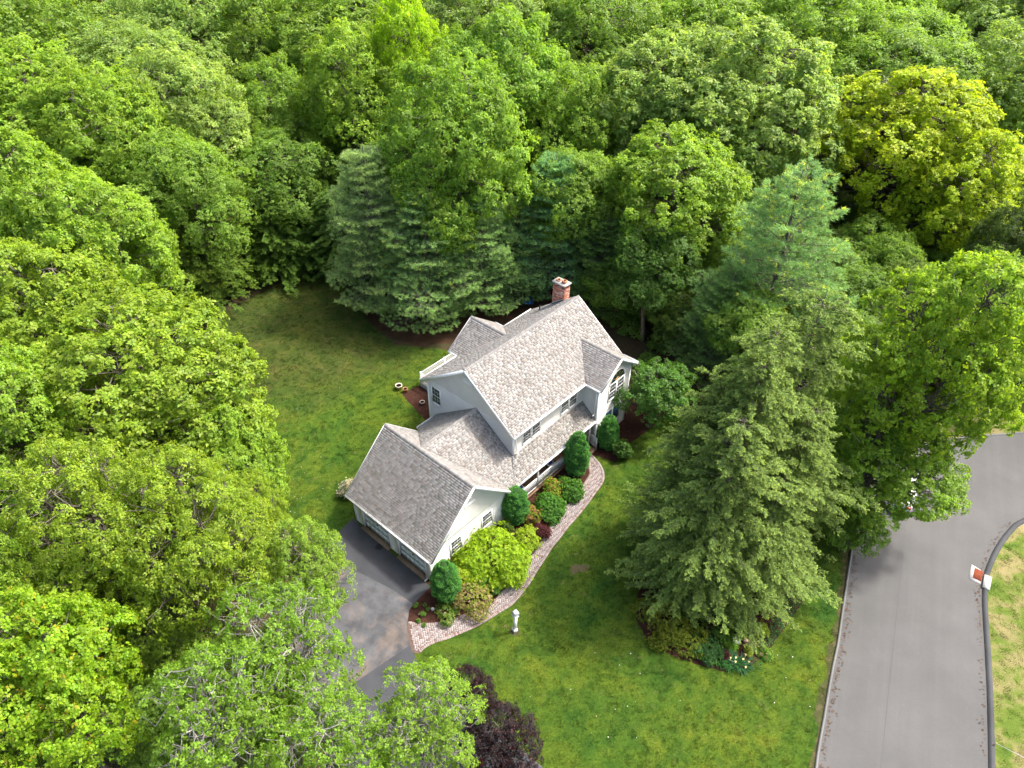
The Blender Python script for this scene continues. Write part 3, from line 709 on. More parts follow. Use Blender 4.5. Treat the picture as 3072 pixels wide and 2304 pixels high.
# ---- chimney
M_capc = asphalt_material('cap_concrete', (.30, .28, .25), (.40, .375, .34))
cu0, cu1, cv0, cv1, ct = 11.58, 12.22, -6.52, -5.42, 9.12
b = MB(); hb(b, (cu0 + .02, cv0 + .02, 0), (cu1 - .02, cv1 - .02, ct), (.42, .36, .32)); ch_o = b.build('chimney', M_brick, house)
b = MB(); rb = random.Random(8); z = 5.2; row = 0
while z < ct - .02:
    for face in range(4):
        L = (cv1 - cv0) if face % 2 == 0 else (cu1 - cu0); x = -.11 * (row % 2)
        while x < L:
            a_, b_ = max(0, x) + .005, min(L, x + .215) - .005
            if b_ - a_ > .03:
                t = rb.choice([(.42, .15, .09), (.5, .2, .12), (.36, .12, .08), (.55, .28, .2), (.45, .2, .14)]); k = rb.uniform(.85, 1.15)
                if z > ct - .35 and rb.random() < .6: k *= .55
                if rb.random() < .16: t = (.62, .45, .38)
                t = tuple(q_ * k for q_ in t); pr = rb.uniform(0, .004)
                if face == 0: hb(b, (cu0 - pr, cv0 + a_, z), (cu0 + .03, cv0 + b_, z + .064), t)
                elif face == 2: hb(b, (cu1 - .03, cv0 + a_, z), (cu1 + pr, cv0 + b_, z + .064), t)
                elif face == 1: hb(b, (cu0 + a_, cv1 - .03, z), (cu0 + b_, cv1 + pr, z + .064), t)
                else: hb(b, (cu0 + a_, cv0 - pr, z), (cu0 + b_, cv0 + .03, z + .064), t)
            x += .22
    z += .074; row += 1
q = b.build('chimney_bricks', M_brick, ch_o); q['kind'] = 'stuff'
b = MB(); hb(b, (cu0 - .07, cv0 - .07, ct), (cu1 + .07, cv1 + .07, ct + .1)); b.build('chimney_cap', M_capc, ch_o)
for vc, h in ((-6.25, .1), (-5.72, .22)):
    b = MB()
    for (a, c_) in (((-.15, -.15), (.15, -.12)), ((-.15, .12), (.15, .15)), ((-.15, -.12), (-.12, .12)), ((.12, -.12), (.15, .12))):
        hb(b, (11.9 + a[0], vc + a[1], ct + .1), (11.9 + c_[0], vc + c_[1], ct + .1 + h))
    o = b.build('flue', M_terra, ch_o); s = MB(); hb(s, (11.78, vc - .12, ct + .101), (12.02, vc + .12, ct + .104)); s.build('flue_opening', M_black, o)
b = MB()   # stepped flashing up the slope
for k in range(9):
    va = cv0 + (cv1 - cv0) * k / 9; vb = cv0 + (cv1 - cv0) * (k + 1) / 9; zb = MR + (va + MV) * sl
    b.add([(cu0 - .012, -va, zb - .02), (cu0 - .012, -vb, zb - .02 + (vb - va) * sl), (cu0 - .012, -vb, zb + .2), (cu0 - .012, -va, zb + .14), (cu0 - .012, -va, zb + .22)], [(0, 1, 2, 3)])
b.build('flashing', M_flash, ch_o)
b = MB()
for k in range(9):
    va = cv0 + (cv1 - cv0) * k / 9; vb = cv0 + (cv1 - cv0) * (k + 1) / 9; zb = MR + (va + MV) * sl
    b.bar((cu0 - .016, -va, zb + .15), (cu0 - .016, -vb, zb + .215), .012, .025)
b.build('flashing_sealant', M_trim, ch_o)
# plumbing vent and small roof fittings
b = MB(); pz_ = MR + (-7.1 + MV) * sl; b.lathe([(.05, pz_ - .05), (.05, pz_ + .42), (.035, pz_ + .42)], 10, (10.85, 7.1)); b.build('vent_pipe', M_black, house, smooth=False)
b = MB(); b.lathe([(.09, pz_ - .06), (.055, pz_ + .1)], 10, (10.85, 7.1)); b.build('pipe_boot', M_black, house)

# ---- porch
b = MB()
for k in range(14): hb(b, (GWu1 + .02, -.3 + k * .085, .22), (7.7, -.3 + k * .085 + .078, .25))
q = b.build('porch_floor', M_wood, house)
b = MB(); hb(b, (GWu1 + .02, .86, .0), (6.55, .89, .21)); b.build('porch_skirt', M_tanwood, house)
def rail(u0, u1, v, z0, z1, name='railing'):
    b = MB(); hb(b, (u0, v - .045, z1 - .05), (u1, v + .045, z1)); hb(b, (u0, v - .025, z0), (u1, v + .025, z0 + .05)); r = b.build(name, M_trim, house)
    n = int((u1 - u0) / .115); me = None
    for k in range(1, n):
        u = u0 + (u1 - u0) * k / n
        if me is None:
            s = MB(); s.box((-.018, -.018, z0 + .05), (.018, .018, z1 - .05)); o = s.build('baluster', M_trim, r); me = o.data
        else: o = link('baluster', me, r)
        o.location = (u, -v, 0)
for u0, u1 in ((-1.3, 1.60), (1.72, 4.6), (4.72, 6.45)): rail(u0, u1, .76, .32, 1.17)
for u in (-1.32, 1.66, 4.66, 6.5, 7.45):
    b = MB(); hb(b, (u - .055, .705, .25), (u + .055, .815, PZ - .1)); b.build('porch_post', M_trim, house)
b = MB(); hb(b, (GWu1, .70, PZ - .24), (FL_ + OV, .83, PZ - .08)); b.build('porch_beam', M_trim, house)
for k in range(2):
    b = MB(); hb(b, (6.6, .9 + k * .28, .0), (7.55, 1.2 + k * .28, .17 - k * .08)); b.build('step', [M_wood, M_tanwood][k], house)
b = MB(); hbar(b, (7.62, .8, 1.1), (7.62, 1.3, .98), .07, .05); hbar(b, (7.62, .8, .3), (7.62, 1.3, .18), .05, .05); hb(b, (7.57, 1.3, 0), (7.67, 1.4, 1.05)); r_ = b.build('stair_railing', M_trim, house)
for k in range(4): s = MB(); hb(s, (7.605, .87 + k * .11, .25), (7.635, .9 + k * .11, 1.05)); s.build('baluster', M_trim, r_)
# front door and first floor windows under the porch
b = MB(); hb(b, (6.2, WF, .25), (7.1, WF + .05, 2.3)); d_ = b.build('front_door', mat('door_paint', (.15, .03, .03), .4, .4), house); s = MB(); hb(s, (6.3, WF + .05, 1.2), (6.34, WF + .1, 1.3)); s.build('handle', M_black, d_)
for u0 in (1.3, 3.3): window((u0, WF), (1, 0), .9, .9, 2.2, (0, 1))
# ---- rear deck
dk = MB()
for k in range(34): hb(dk, (3.8, WB - .05 - k * .145, .47), (9.0, WB - .05 - k * .145 - .138, .5))
dk.build('deck_floor', M_wood, house)
b = MB()
for k in range(3): hb(b, (3.74, WB - .1, .02 + k * .155), (3.78, -13.32, .02 + k * .155 + .145)); hb(b, (3.785, -13.28, .02 + k * .155), (9.0, -13.32, .02 + k * .155 + .145))
b.build('deck_skirt', mat('grey_painted_boards', (.42, .43, .41), .6, .3), house)
rail(3.86, 8.94, -13.25, .58, 1.42, 'deck_railing')
b = MB(); hb(b, (3.735, -13.3, 1.37), (3.83, WB - .05, 1.42)); hb(b, (3.76, -13.2, .58), (3.81, WB - .05, .63)); r_ = b.build('deck_railing', M_trim, house)
s = MB(); s.box((-.018, -.018, .63), (.018, .018, 1.37)); o = s.build('baluster', M_trim, r_, (3.785, 13.1, 0))
for k in range(1, 38): link('baluster', o.data, r_, (3.785, 13.1 - k * .122, 0))
for u, v in ((3.8, -13.25), (6.4, -13.25), (8.98, -13.25)):
    b = MB(); hb(b, (u - .05, v - .05, 0), (u + .05, v + .05, 1.5)); b.build('deck_post', M_trim, house)

# ------------------------------------------------------------------ foliage
def unit(a): return a / (np.linalg.norm(a, axis=-1, keepdims=True) + 1e-9)
def leaf_mesh(name, c, d, n, L, wr, tint, fold=.25, droop=.15, m=None):
    """c base (N,3), d axis, n normal, L length (N,), wr width ratio"""
    d = unit(d); s = unit(np.cross(d, n)); n = np.cross(s, d); L = L[:, None]
    lft = c + d * L * .48 + s * L * wr * .5 + n * L * wr * fold
    rgt = c + d * L * .48 - s * L * wr * .5 + n * L * wr * fold
    tip = c + d * L - n * L * droop
    V = np.stack([c, rgt, tip, lft], 1).reshape(-1, 3); N = len(c); F = np.arange(4 * N).reshape(N, 4)
    return mesh_np(name, V, F, m or M_leaf, tint)
def needle_mesh(name, c, d, L, W, tint, rng, m=None):
    d = unit(d); s = unit(np.cross(d, rng.normal(size=d.shape))); V = np.stack([c + s * W * .5, c - s * W * .5, c + d * L[:, None]], 1).reshape(-1, 3)
    return mesh_np(name, V, np.arange(len(V)).reshape(-1, 3), m or M_needle, tint)
def tubes(name, paths, m, parent=None, sides=5):
    """paths: list of (points, radii)"""
    V = []; F = []
    for pts, rad in paths:
        pts = [Vector(p) for p in pts]; base = len(V); sd_ = sides if rad[0] > .04 else 3
        for i, p in enumerate(pts):
            t = (pts[min(i + 1, len(pts) - 1)] - pts[max(i - 1, 0)]).normalized(); a = t.orthogonal().normalized() if i == 0 else (a - t * a.dot(t)).normalized(); b_ = t.cross(a)
            for k in range(sd_):
                an = 2 * PI * k / sd_; V.append(p + (a * math.cos(an) + b_ * math.sin(an)) * rad[i])
        for i in range(len(pts) - 1):
            for k in range(sd_): F.append((base + i * sd_ + k, base + i * sd_ + (k + 1) % sd_, base + (i + 1) * sd_ + (k + 1) % sd_, base + (i + 1) * sd_ + k))
    return mesh_np(name, [tuple(v) for v in V], F, m, smooth=True)
def curve_to(a, b, rng, r0, r1, n=5, sag=.1, jit=.08):
    a = np.array(a); b = np.array(b); L = np.linalg.norm(b - a); P = []
    for i in range(n):
        t = i / (n - 1); p = a + (b - a) * t; p = p + np.array([0, 0, -sag * L * math.sin(PI * t)])
        if 0 < i < n - 1: p = p + rng.normal(size=3) * L * jit * .5
        P.append(tuple(p))
    return P, [r0 + (r1 - r0) * i / (n - 1) for i in range(n)]

def broadleaf(seed, R=4.5, H=16.0, crown_h=11.0, lobes=16, clumps=26, clump_r=.75, twigs=14, leaves=7, leaf=.17, wr=.55, droop=.35, top=1.0, yng=.5,
              lobe_r=.42, tip=None, bark=None, branchy=.6, sparse=0.0, stems=1, lump=1.0):
    """unit tree: returns (trunk mesh, crown mesh). The crown is a set of billowing lobes, each carrying leaf clumps made of twig rosettes"""
    rng = np.random.default_rng(seed); cz = H - crown_h / 2; hz = crown_h / 2
    LC = []; LR = []
    ga = PI * (3 - math.sqrt(5))
    for i in range(lobes):
        y = 1 - (i + .5) / lobes * 1.55; th = i * ga + rng.uniform(-.3, .3) + seed; rr_ = math.sqrt(max(0, 1 - y * y))
        k = rng.uniform(.5, .72); dirv = np.array([rr_ * math.cos(th), rr_ * math.sin(th), y])
        c = dirv * np.array([R * k, R * k, hz * k * 1.05]); c[2] += cz; LC.append(c); LR.append(lobe_r * R * rng.uniform(.78, 1.2))
    LC.append(np.array([0, 0, cz + hz * .1])); LR.append(R * .45)
    LC = np.array(LC); LR = np.array(LR)
    cp = []; cn = []; own = []
    for i in range(len(LC)):
        n = int(clumps * (LR[i] / (lobe_r * R)) ** 2)
        v = unit(rng.normal(size=(n, 3))); v[:, 2] = np.abs(v[:, 2]) * rng.choice([1, 1, 1, -.7], size=n); v = unit(v)
        p = LC[i] + v * LR[i] * np.array([1, 1, .85]) * rng.uniform(.78, 1.12, (n, 1))
        for j in range(n):
            dd = np.linalg.norm(LC - p[j], axis=1) / LR; dd[i] = 9
            if dd.min() < .72 and rng.random() < .85: continue
            if sparse and rng.random() < sparse: continue
            cp.append(p[j]); cn.append(v[j]); own.append(i)
    cp = np.array(cp); cn = np.array(cn); nC = len(cp); own = np.array(own)
    out = unit(cn * .7 + unit((cp - np.array([0, 0, cz])) / np.array([R, R, hz])) * .5 + np.array([0, 0, .45]))
    cs = rng.uniform(.65, 1.25, nC) * clump_r
    # twig tips: domed patch per clump
    T = twigs; ex = unit(np.cross(out, rng.normal(size=out.shape))); ey = np.cross(out, ex)
    ang = rng.uniform(0, 2 * PI, (nC, T)); rad = np.sqrt(rng.uniform(0, 1, (nC, T))) ; dome = (1 - rad ** 2) * .55 + rng.normal(size=(nC, T)) * .12
    rv = ex[:, None] * np.cos(ang)[..., None] + ey[:, None] * np.sin(ang)[..., None]
    tp = cp[:, None] + rv * (rad * cs[:, None])[..., None] + out[:, None] * (dome * cs[:, None] * lump)[..., None] - np.array([0, 0, .22]) * (rad ** 2 * cs[:, None])[..., None]
    tdir = unit(out[:, None] * .8 + rv * rad[..., None] * .9 + rng.normal(size=tp.shape) * .25)
    ctint = rng.uniform(.8, 1.15, nC); ty = rng.uniform(0, 1, (nC, T)) * .6 + dome * .5
    tp = tp.reshape(-1, 3); tdir = tdir.reshape(-1, 3); ty = ty.reshape(-1); ct_ = np.repeat(ctint, T) * rng.uniform(.85, 1.12, nC * T)
    # leaves around the twig
    K = leaves; N = len(tp); ex = unit(np.cross(tdir, rng.normal(size=tdir.shape))); ey = np.cross(tdir, ex)
    a = (np.arange(K) * 2 * PI / K)[None] + rng.uniform(0, 6, (N, 1)) + rng.normal(size=(N, K)) * .35
    rv = ex[:, None] * np.cos(a)[..., None] + ey[:, None] * np.sin(a)[..., None]
    ld = rv + tdir[:, None] * rng.uniform(-.1, .8, (N, K, 1)) - np.array([0, 0, droop]) * rng.uniform(.3, 1.4, (N, K, 1))
    lp = tp[:, None] - tdir[:, None] * rng.uniform(0, .16, (N, K, 1)) + rv * .02
    ln = tdir[:, None] + np.array([0, 0, .5]) + rng.normal(size=ld.shape) * .35
    L = leaf * rng.uniform(.6, 1.25, (N, K)); g = (ct_[:, None] * rng.uniform(.82, 1.16, (N, K)))
    yy = np.clip(ty[:, None] * yng + rng.normal(size=(N, K)) * .12, 0, 1)
    tint = np.stack([g * (.82 + .62 * yy), g * (.9 + .28 * yy), g * (1.0 - .1 * yy)], -1)
    if tip is not None:
        msk = (rng.random(N) < tip[0])[:, None] & (rng.random((N, K)) < .7); tint = np.where(msk[..., None], np.array(tip[1]) * g[..., None], tint)
    crown = leaf_mesh('crown', lp.reshape(-1, 3), ld.reshape(-1, 3), ln.reshape(-1, 3), L.reshape(-1), wr, tint.reshape(-1, 3), droop=.12)
    # wood
    paths = []
    for s_ in range(stems):
        off = np.array([0, 0, 0.]) if stems == 1 else np.array([math.cos(2.1 * s_), math.sin(2.1 * s_), 0]) * .25
        tpv = np.array([rng.uniform(-.5, .5) * (1 + s_), rng.uniform(-.5, .5) * (1 + s_), cz + hz * .55]); paths.append(curve_to(off - np.array([0, 0, .2]), tpv, rng, .26 * R / 4.5 / math.sqrt(stems) + .03, .04, 7, 0, .02))
    st = np.array(paths[0][0][1:]); limb = {}
    for i in range(len(LC) - 1):
        z0 = max(H - crown_h - .6, min(LC[i][2] - LR[i] * .8 - np.linalg.norm(LC[i][:2]) * .45, cz + hz * .4)); k = np.argmin(np.abs(st[:, 2] - z0)); a_ = st[k]
        paths.append(curve_to(a_, LC[i] + np.array([0, 0, LR[i] * .5]), rng, .10, .03, 8, .06, .14)); limb[i] = np.array(paths[-1][0])
    limb[len(LC) - 1] = st[2:]
    for j in range(nC):
        if rng.random() < branchy: 
            lb_ = limb[own[j]]; e_ = cp[j] + out[j] * cs[j] * .3; dz = np.linalg.norm(lb_ - e_, axis=1) + np.clip(lb_[:, 2] - e_[2] + .5, 0, 9) * 1.5; ks = np.argsort(dz)[:3]
            paths.append(curve_to(lb_[ks[rng.integers(0, len(ks))]], e_, rng, .034, .012, 5, .08, .22))
    if branchy > .9:
        for j in range(0, len(tp)):
            if rng.random() < .09: c_ = cp[j // T]; paths.append(([tuple(c_ + out[j // T] * cs[j // T] * .1), tuple((c_ + tp[j]) / 2 + rng.normal(size=3) * .05), tuple(tp[j])], [.013, .010, .006]))
    trunk = tubes('trunk', paths, bark or M_bark)
    return trunk, crown

def pine(seed, R=4.0, H=15.0, base=1.2, whorl=.62, per=6, tufts=26, ndl=12, nl=.15, nw=.022, up=.12, droop=.0, prof=.75, plume=.85, tipc=(1.25, 1.2, .9), bark=None, cand=0.0):
    """layered conifer: whorls of limbs carrying flat plates of needle tufts"""
    rng = np.random.default_rng(seed); paths = [curve_to((0, 0, -.2), (rng.uniform(-.2, .2), 0, H - .1), rng, .22, .02, 8, 0, .008)]
    C = []; D = []; TT = []; z = base; w_ = 0
    while z < H - .3:
        t = (z - base) / (H - base); Lb = R * (1 - t) ** prof * (min(1, .72 + t * 2.2)) + .25
        for k in range(per):
            a = 2 * PI * k / per + w_ * 1.1 + rng.uniform(-.35, .35); L = Lb * rng.uniform(.72, 1.12); dr = np.array([math.cos(a), math.sin(a), 0]); sd_ = np.array([-math.sin(a), math.cos(a), 0])
            zz = z + rng.uniform(-.25, .25); lift = up + .55 * t ** 2
            def pt(s): return np.array([0, 0, zz]) + dr * L * s + np.array([0, 0, 1]) * (lift * L * s - droop * L * s * s + .06 * L * s ** 3)
            paths.append(([tuple(pt(s)) for s in (0, .3, .6, .85, 1.0)], [.05 * (1 - t) + .02, .035 * (1 - t) + .015, .02, .012, .006]))
            n = max(5, int(tufts * L / R * 1.15)); s = rng.uniform(.12, 1.0, n) ** .6; wdt = plume * L * .36 * np.sin(np.clip(s, 0, 1) * PI * .78 + .25) + .1
            q_ = rng.uniform(-1, 1, n)
            P = np.array([pt(x) for x in s]) + sd_ * (q_ * wdt)[:, None] + rng.normal(size=(n, 3)) * np.array([.06, .06, .07]); P += np.array([0, 0, 1]) * (-.12 * np.abs(q_) * wdt)[:, None]
            for x, qq in zip(s[:: 3], q_[:: 3]):
                if abs(qq) > .35: a0 = pt(max(0, x - .12)); e = pt(x) + sd_ * qq * plume * L * .3; paths.append(([tuple(a0), tuple(e)], [.012, .006]))
            C.append(P); D.append(unit(dr + sd_ * (q_ * .9)[:, None] + np.array([0, 0, .35]))); TT.append(np.clip(s * .9 + np.abs(q_) * .25, 0, 1.1))
        z += whorl * (1 - .35 * t) * rng.uniform(.85, 1.15); w_ += 1
    C = np.concatenate(C); D = np.concatenate(D); TT = np.concatenate(TT); N = len(C)
    d = unit(D[:, None] * .8 + unit(rng.normal(size=(N, ndl, 3))) * 1.0 + np.array([0, 0, .5])); c = C[:, None] + rng.normal(size=(N, ndl, 3)) * .05
    g = rng.uniform(.75, 1.15, (N, 1)) * rng.uniform(.85, 1.15, (N, ndl)); y = np.clip((TT[:, None] - .45) * 1.4 + rng.normal(size=(N, ndl)) * .15, 0, 1)
    tint = np.stack([g * (1 + (tipc[0] - 1) * y), g * (1 + (tipc[1] - 1) * y), g * (1 + (tipc[2] - 1) * y)], -1)
    if cand:
        msk = (rng.random(N) < cand * np.clip((C[:, 2] / H - .35), 0, 1))[:, None] & (rng.random((N, ndl)) < .5); tint = np.where(msk[..., None], np.array([3.2, 1.9, .6]), tint)
    cr = needle_mesh('crown', c.reshape(-1, 3), d.reshape(-1, 3), nl * rng.uniform(.7, 1.3, N * ndl), nw, tint.reshape(-1, 3), rng)
    return tubes('trunk', paths, bark or M_bark), cr

def hemlock(seed, R=3.6, H=14.0, base=.3, whorl=.34, per=7, sprays=15, lf=9, leaf=.13, prof=.8, droop=.38):
    """feathery conifer with drooping sprays and pale tips"""
    rng = np.random.default_rng(seed); paths = [curve_to((0, 0, -.2), (0, 0, H - .05), rng, .2, .015, 8, 0, .006)]
    LP = []; LD = []; LN = []; LT = []; z = base; w_ = 0
    while z < H - .2:
        t = (z - base) / (H - base); Lb = R * (1 - t) ** prof * (1 + .18 * math.sin(3.1 * z + seed)) + .12
        for k in range(per):
            a = 2 * PI * k / per + w_ * 1.3 + rng.uniform(-.4, .4); L = Lb * rng.uniform(.5, 1.22) * (1 + .22 * math.sin(2 * a + z * .7 + seed)); dr = np.array([math.cos(a), math.sin(a), 0]); sd_ = np.array([-math.sin(a), math.cos(a), 0]); zz = z + rng.uniform(-.15, .15)
            def pt(s): return np.array([0, 0, zz]) + dr * L * s + np.array([0, 0, 1]) * L * (.42 * s - droop * s * s * 1.6)
            if w_ % 2 == 0: paths.append(([tuple(pt(s)) for s in (0, .3, .6, .95)], [.03 * (1 - t) + .012, .022, .014, .006]))
            n = max(3, int(sprays * L / R)); ss = rng.uniform(.25, 1.0, n) ** .75
            for s in ss:
                qd = rng.choice([-1, 1]) * rng.uniform(.1, 1.0); fl = (.18 + .03 * L) * rng.uniform(.6, 1.3); fd = unit(dr * (.75 if s < .93 else 1.2) + sd_ * qd * 1.1 + np.array([0, 0, rng.uniform(-.25, .6)]))
                b0 = pt(s); m_ = lf; u_ = np.linspace(.1, 1, m_); side = np.where(np.arange(m_) % 2 == 0, 1, -1); nn = unit(np.array([0, 0, 1.]) + dr * .35 + rng.normal(size=3) * .2); sv_ = np.cross(fd, nn)
                P = b0 + fd * (u_ * fl)[:, None] - np.array([0, 0, 1]) * (.25 * fl * u_ ** 2)[:, None]; LP.append(P); LD.append(fd * .9 + sv_ * (side * .85)[:, None] + rng.normal(size=(m_, 3)) * .35); LN.append(np.repeat(nn[None], m_, 0) + rng.normal(size=(m_, 3)) * .25)
                y = np.clip((u_ - .6) * 2.2, 0, 1) * (.35 + .65 * s); g = rng.uniform(.72, 1.12) * rng.uniform(.9, 1.1, m_); LT.append(np.stack([g * (1 + .9 * y), g * (1 + .7 * y), g * (1 + .2 * y)], -1))
        z += whorl * (1 - .3 * t) * rng.uniform(.85, 1.15); w_ += 1
    P = np.concatenate(LP); N = len(P)
    cr = leaf_mesh('crown', P, np.concatenate(LD), np.concatenate(LN), leaf * rng.uniform(.7, 1.3, N), .42, np.concatenate(LT), fold=.05, droop=.25, m=M_needle)
    return tubes('trunk', paths, M_bark), cr

KIND = {}
KIND['oak'] = [broadleaf(11, crown_h=12.5, clump_r=.68, twigs=20, leaves=8, leaf=.18, wr=.6, droop=.25, yng=.75, clumps=34, lump=1.3), broadleaf(12, crown_h=12.5, clump_r=.64, twigs=20, leaves=8, leaf=.18, wr=.6, droop=.25, yng=.7, clumps=34, lobes=18, lump=1.3)]
KIND['hickory'] = [broadleaf(21, crown_h=13, clump_r=.85, twigs=30, leaves=8, leaf=.21, wr=.42, droop=.8, clumps=16, lobes=22, lobe_r=.36, yng=.8, branchy=.5, lump=1.7), broadleaf(22, crown_h=13, clump_r=.8, twigs=30, leaves=8, leaf=.21, wr=.42, droop=.8, clumps=16, lobes=24, lobe_r=.34, yng=.8, branchy=.5, lump=1.7)]
KIND['mix'] = [broadleaf(31, crown_h=13, clump_r=.8, twigs=26, leaves=7, leaf=.17, clumps=20, lobes=22, lobe_r=.36, branchy=.3, lump=1.5), broadleaf(32, R=4.2, crown_h=12.5, clump_r=.85, twigs=26, leaves=7, leaf=.17, clumps=20, lobes=18, lobe_r=.4, branchy=.3, lump=1.6), broadleaf(33, crown_h=13.5, clump_r=.75, twigs=26, leaves=7, leaf=.17, wr=.5, clumps=18, lobes=26, lobe_r=.33, branchy=.3, lump=1.4)]
KIND['elm'] = [broadleaf(41, clump_r=.62, twigs=16, leaves=7, leaf=.15, wr=.5, droop=.3, clumps=34, lobes=20, lobe_r=.38, yng=.9, branchy=.8)]
KIND['birch'] = [broadleaf(51, R=4.0, H=14, crown_h=10, clump_r=.55, twigs=11, leaves=7, leaf=.14, wr=.7, droop=.2, clumps=30, lobes=18, lobe_r=.4, yng=.5, branchy=1.0, bark=M_birch, stems=3, sparse=.18)]
KIND['maple'] = [broadleaf(61, R=5.0, H=16, crown_h=13.5, clump_r=.62, twigs=18, leaves=7, leaf=.16, wr=.75, droop=.2, clumps=34, lobes=24, lobe_r=.34, yng=.8, branchy=.6, sparse=.2)]
KIND['redtip'] = [broadleaf(62, R=4.2, H=16, crown_h=11, clump_r=.5, twigs=14, leaves=7, leaf=.14, wr=.75, droop=.15, clumps=40, lobes=22, lobe_r=.36, yng=1.0, branchy=.3, tip=(.05, (1.7, .85, .9)))]
KIND['beech'] = [broadleaf(71, R=3.0, H=7, crown_h=6.3, clump_r=.4, twigs=14, leaves=7, leaf=.13, wr=.5, droop=.3, clumps=30, lobes=16, lobe_r=.42, yng=.0, branchy=.4, tip=(.12, (2.2, .55, .6)))]
KIND['smalltree'] = [broadleaf(72, R=2.6, H=5.2, crown_h=4.4, clump_r=.42, twigs=12, leaves=7, leaf=.17, wr=.5, droop=.3, clumps=24, lobes=14, lobe_r=.42, yng=.5, branchy=.5)]
KIND['pine'] = [pine(81, tufts=95, ndl=18, nw=.04, nl=.19, plume=1.15, prof=.6, whorl=.95, per=5), pine(82, R=4.3, per=5, tufts=95, ndl=18, nw=.036, nl=.19, whorl=1.0, plume=1.2, cand=.25, up=.2, prof=.6)]
KIND['hemlock'] = [hemlock(91, sprays=40, per=8, prof=.46, leaf=.12, lf=10, droop=.16), hemlock(92, R=3.9, droop=.22, sprays=40, per=8, prof=.48, leaf=.12, lf=10)]
BASE = {'oak': (4.5, 16), 'hickory': (4.5, 16), 'mix': (4.5, 16), 'elm': (4.5, 16), 'birch': (4.0, 14), 'maple': (5.0, 16), 'redtip': (4.2, 16), 'beech': (3, 7), 'smalltree': (2.6, 5.2), 'pine': (4.1, 15), 'hemlock': (3.7, 14)}
CF = {'oak': .39, 'hickory': .41, 'mix': .41, 'elm': .34, 'birch': .36, 'maple': .42, 'redtip': .34, 'beech': .45, 'smalltree': .42}
rt_ = random.Random(5)
TREES = []
def place_tree(kind, x, y, R, H, color, name, label, group=None, var=None, rz=None):
    arr = KIND[kind]; tr, cr = arr[rt_.randrange(len(arr)) if var is None else var]
    b = BASE[kind]; s = R / b[0]; szz = H / b[1]
    t = thing(name, label, 'tree', (x, y, 0), rt_.uniform(0, 6.28) if rz is None else rz, group); t.scale = (s, s, szz)
    link('trunk', tr, t); c = link('crown', cr, t); c.color = (*color, 1); TREES.append((x, y, R)); return t
def crown_at(kind, vx, vy, rpx, H, color, name, label, group=None, var=None):
    """broadleaf whose crown centre is seen at (vx,vy) (2212 px view) with apparent radius rpx"""
    zc = H * (1 - CF[kind]); P = GV(vx, vy, zc); d = depth_at(P); R = rpx * 3072 / 2212 * d / FPX
    return place_tree(kind, P[0], P[1], R, H, color, name, label, group, var)
def base_at(kind, vx, vy, R, H, color, name, label, group=None, var=None):
    P = GV(vx, vy); return place_tree(kind, P[0], P[1], R, H, color, name, label, group, var)
def top_at(kind, vx, vy, R, H, color, name, label, group=None, var=None):
    P = GV(vx, vy, H); return place_tree(kind, P[0], P[1], R, H, color, name, label, group, var)

YG = (.22, .335, .03); BR = (.215, .355, .035); MID = (.20, .33, .042); DK = (.155, .27, .035); PALE = (.25, .375, .08); YEL = (.33, .44, .016); OLV = (.19, .27, .05)
PN = (.23, .38, .15); PN2 = (.19, .34, .12); HEM = (.165, .25, .06)
L_ = crown_at
# left foreground and middle
L_('oak', 330, 860, 225, 17, YG, 'oak_tree', 'large yellow green oak bulging over the left edge of the back lawn', var=0)
L_('oak', 110, 720, 190, 18, YG, 'oak_tree', 'yellow green oak at the left edge behind the big lawn oak', var=1)
L_('oak', 60, 960, 160, 17, BR, 'oak_tree', 'oak at the left edge just above the elms', var=0)
L_('oak', 500, 1000, 110, 12, BR, 'oak_tree', 'low oak whose right side touches the lawn beside the garage', var=1)
L_('elm', 220, 1170, 190, 17, YG, 'elm_tree', 'fine leaved yellow green elm left of the driveway trees')
L_('elm', 425, 1180, 172, 16, YG, 'elm_tree', 'fine leaved elm between the lawn oak and the white barked birches')
L_('elm', 40, 1290, 130, 16, BR, 'elm_tree', 'elm cut by the left edge above the red tipped maple')
L_('elm', 655, 1240, 105, 11, MID, 'cherry_tree', 'green cherry tree hanging over the garage driveway')
L_('elm', 560, 1135, 75, 10.5, YG, 'cherry_tree', 'bright cherry tree beside the lawn strip left of the garage')
L_('elm', 370, 1375, 100, 9.5, MID, 'elm_tree', 'low shaded elm between the orange tipped maple and the birches')
L_('redtip', 90, 1500, 200, 15, (.21, .37, .02), 'maple_tree', 'yellow green maple with orange leaf tips in the lower left corner')
L_('birch', 620, 1420, 150, 13, (.19, .33, .03), 'birch_tree', 'birch with pale bare branches left of the worn driveway', var=0)
L_('birch', 480, 1600, 170, 14, (.19, .33, .03), 'birch_tree', 'birch with white branches at the bottom edge beside the orange tipped maple', var=0)
L_('birch', 700, 1620, 150, 12, (.19, .33, .03), 'birch_tree', 'birch at the bottom edge between two other birches', var=0)
L_('birch', 915, 1585, 135, 10.5, BR, 'birch_tree', 'birch with bare twigs over the foot of the driveway', var=0)
L_('beech', 1075, 1615, 86, 6.5, (.055, .038, .038), 'copper_beech_tree', 'dark purple leaved tree at the bottom edge of the front lawn')
L_('beech', 1015, 1500, 50, 4.5, (.055, .032, .035), 'plum_tree', 'small dark purple tree at the driveway edge of the front lawn')
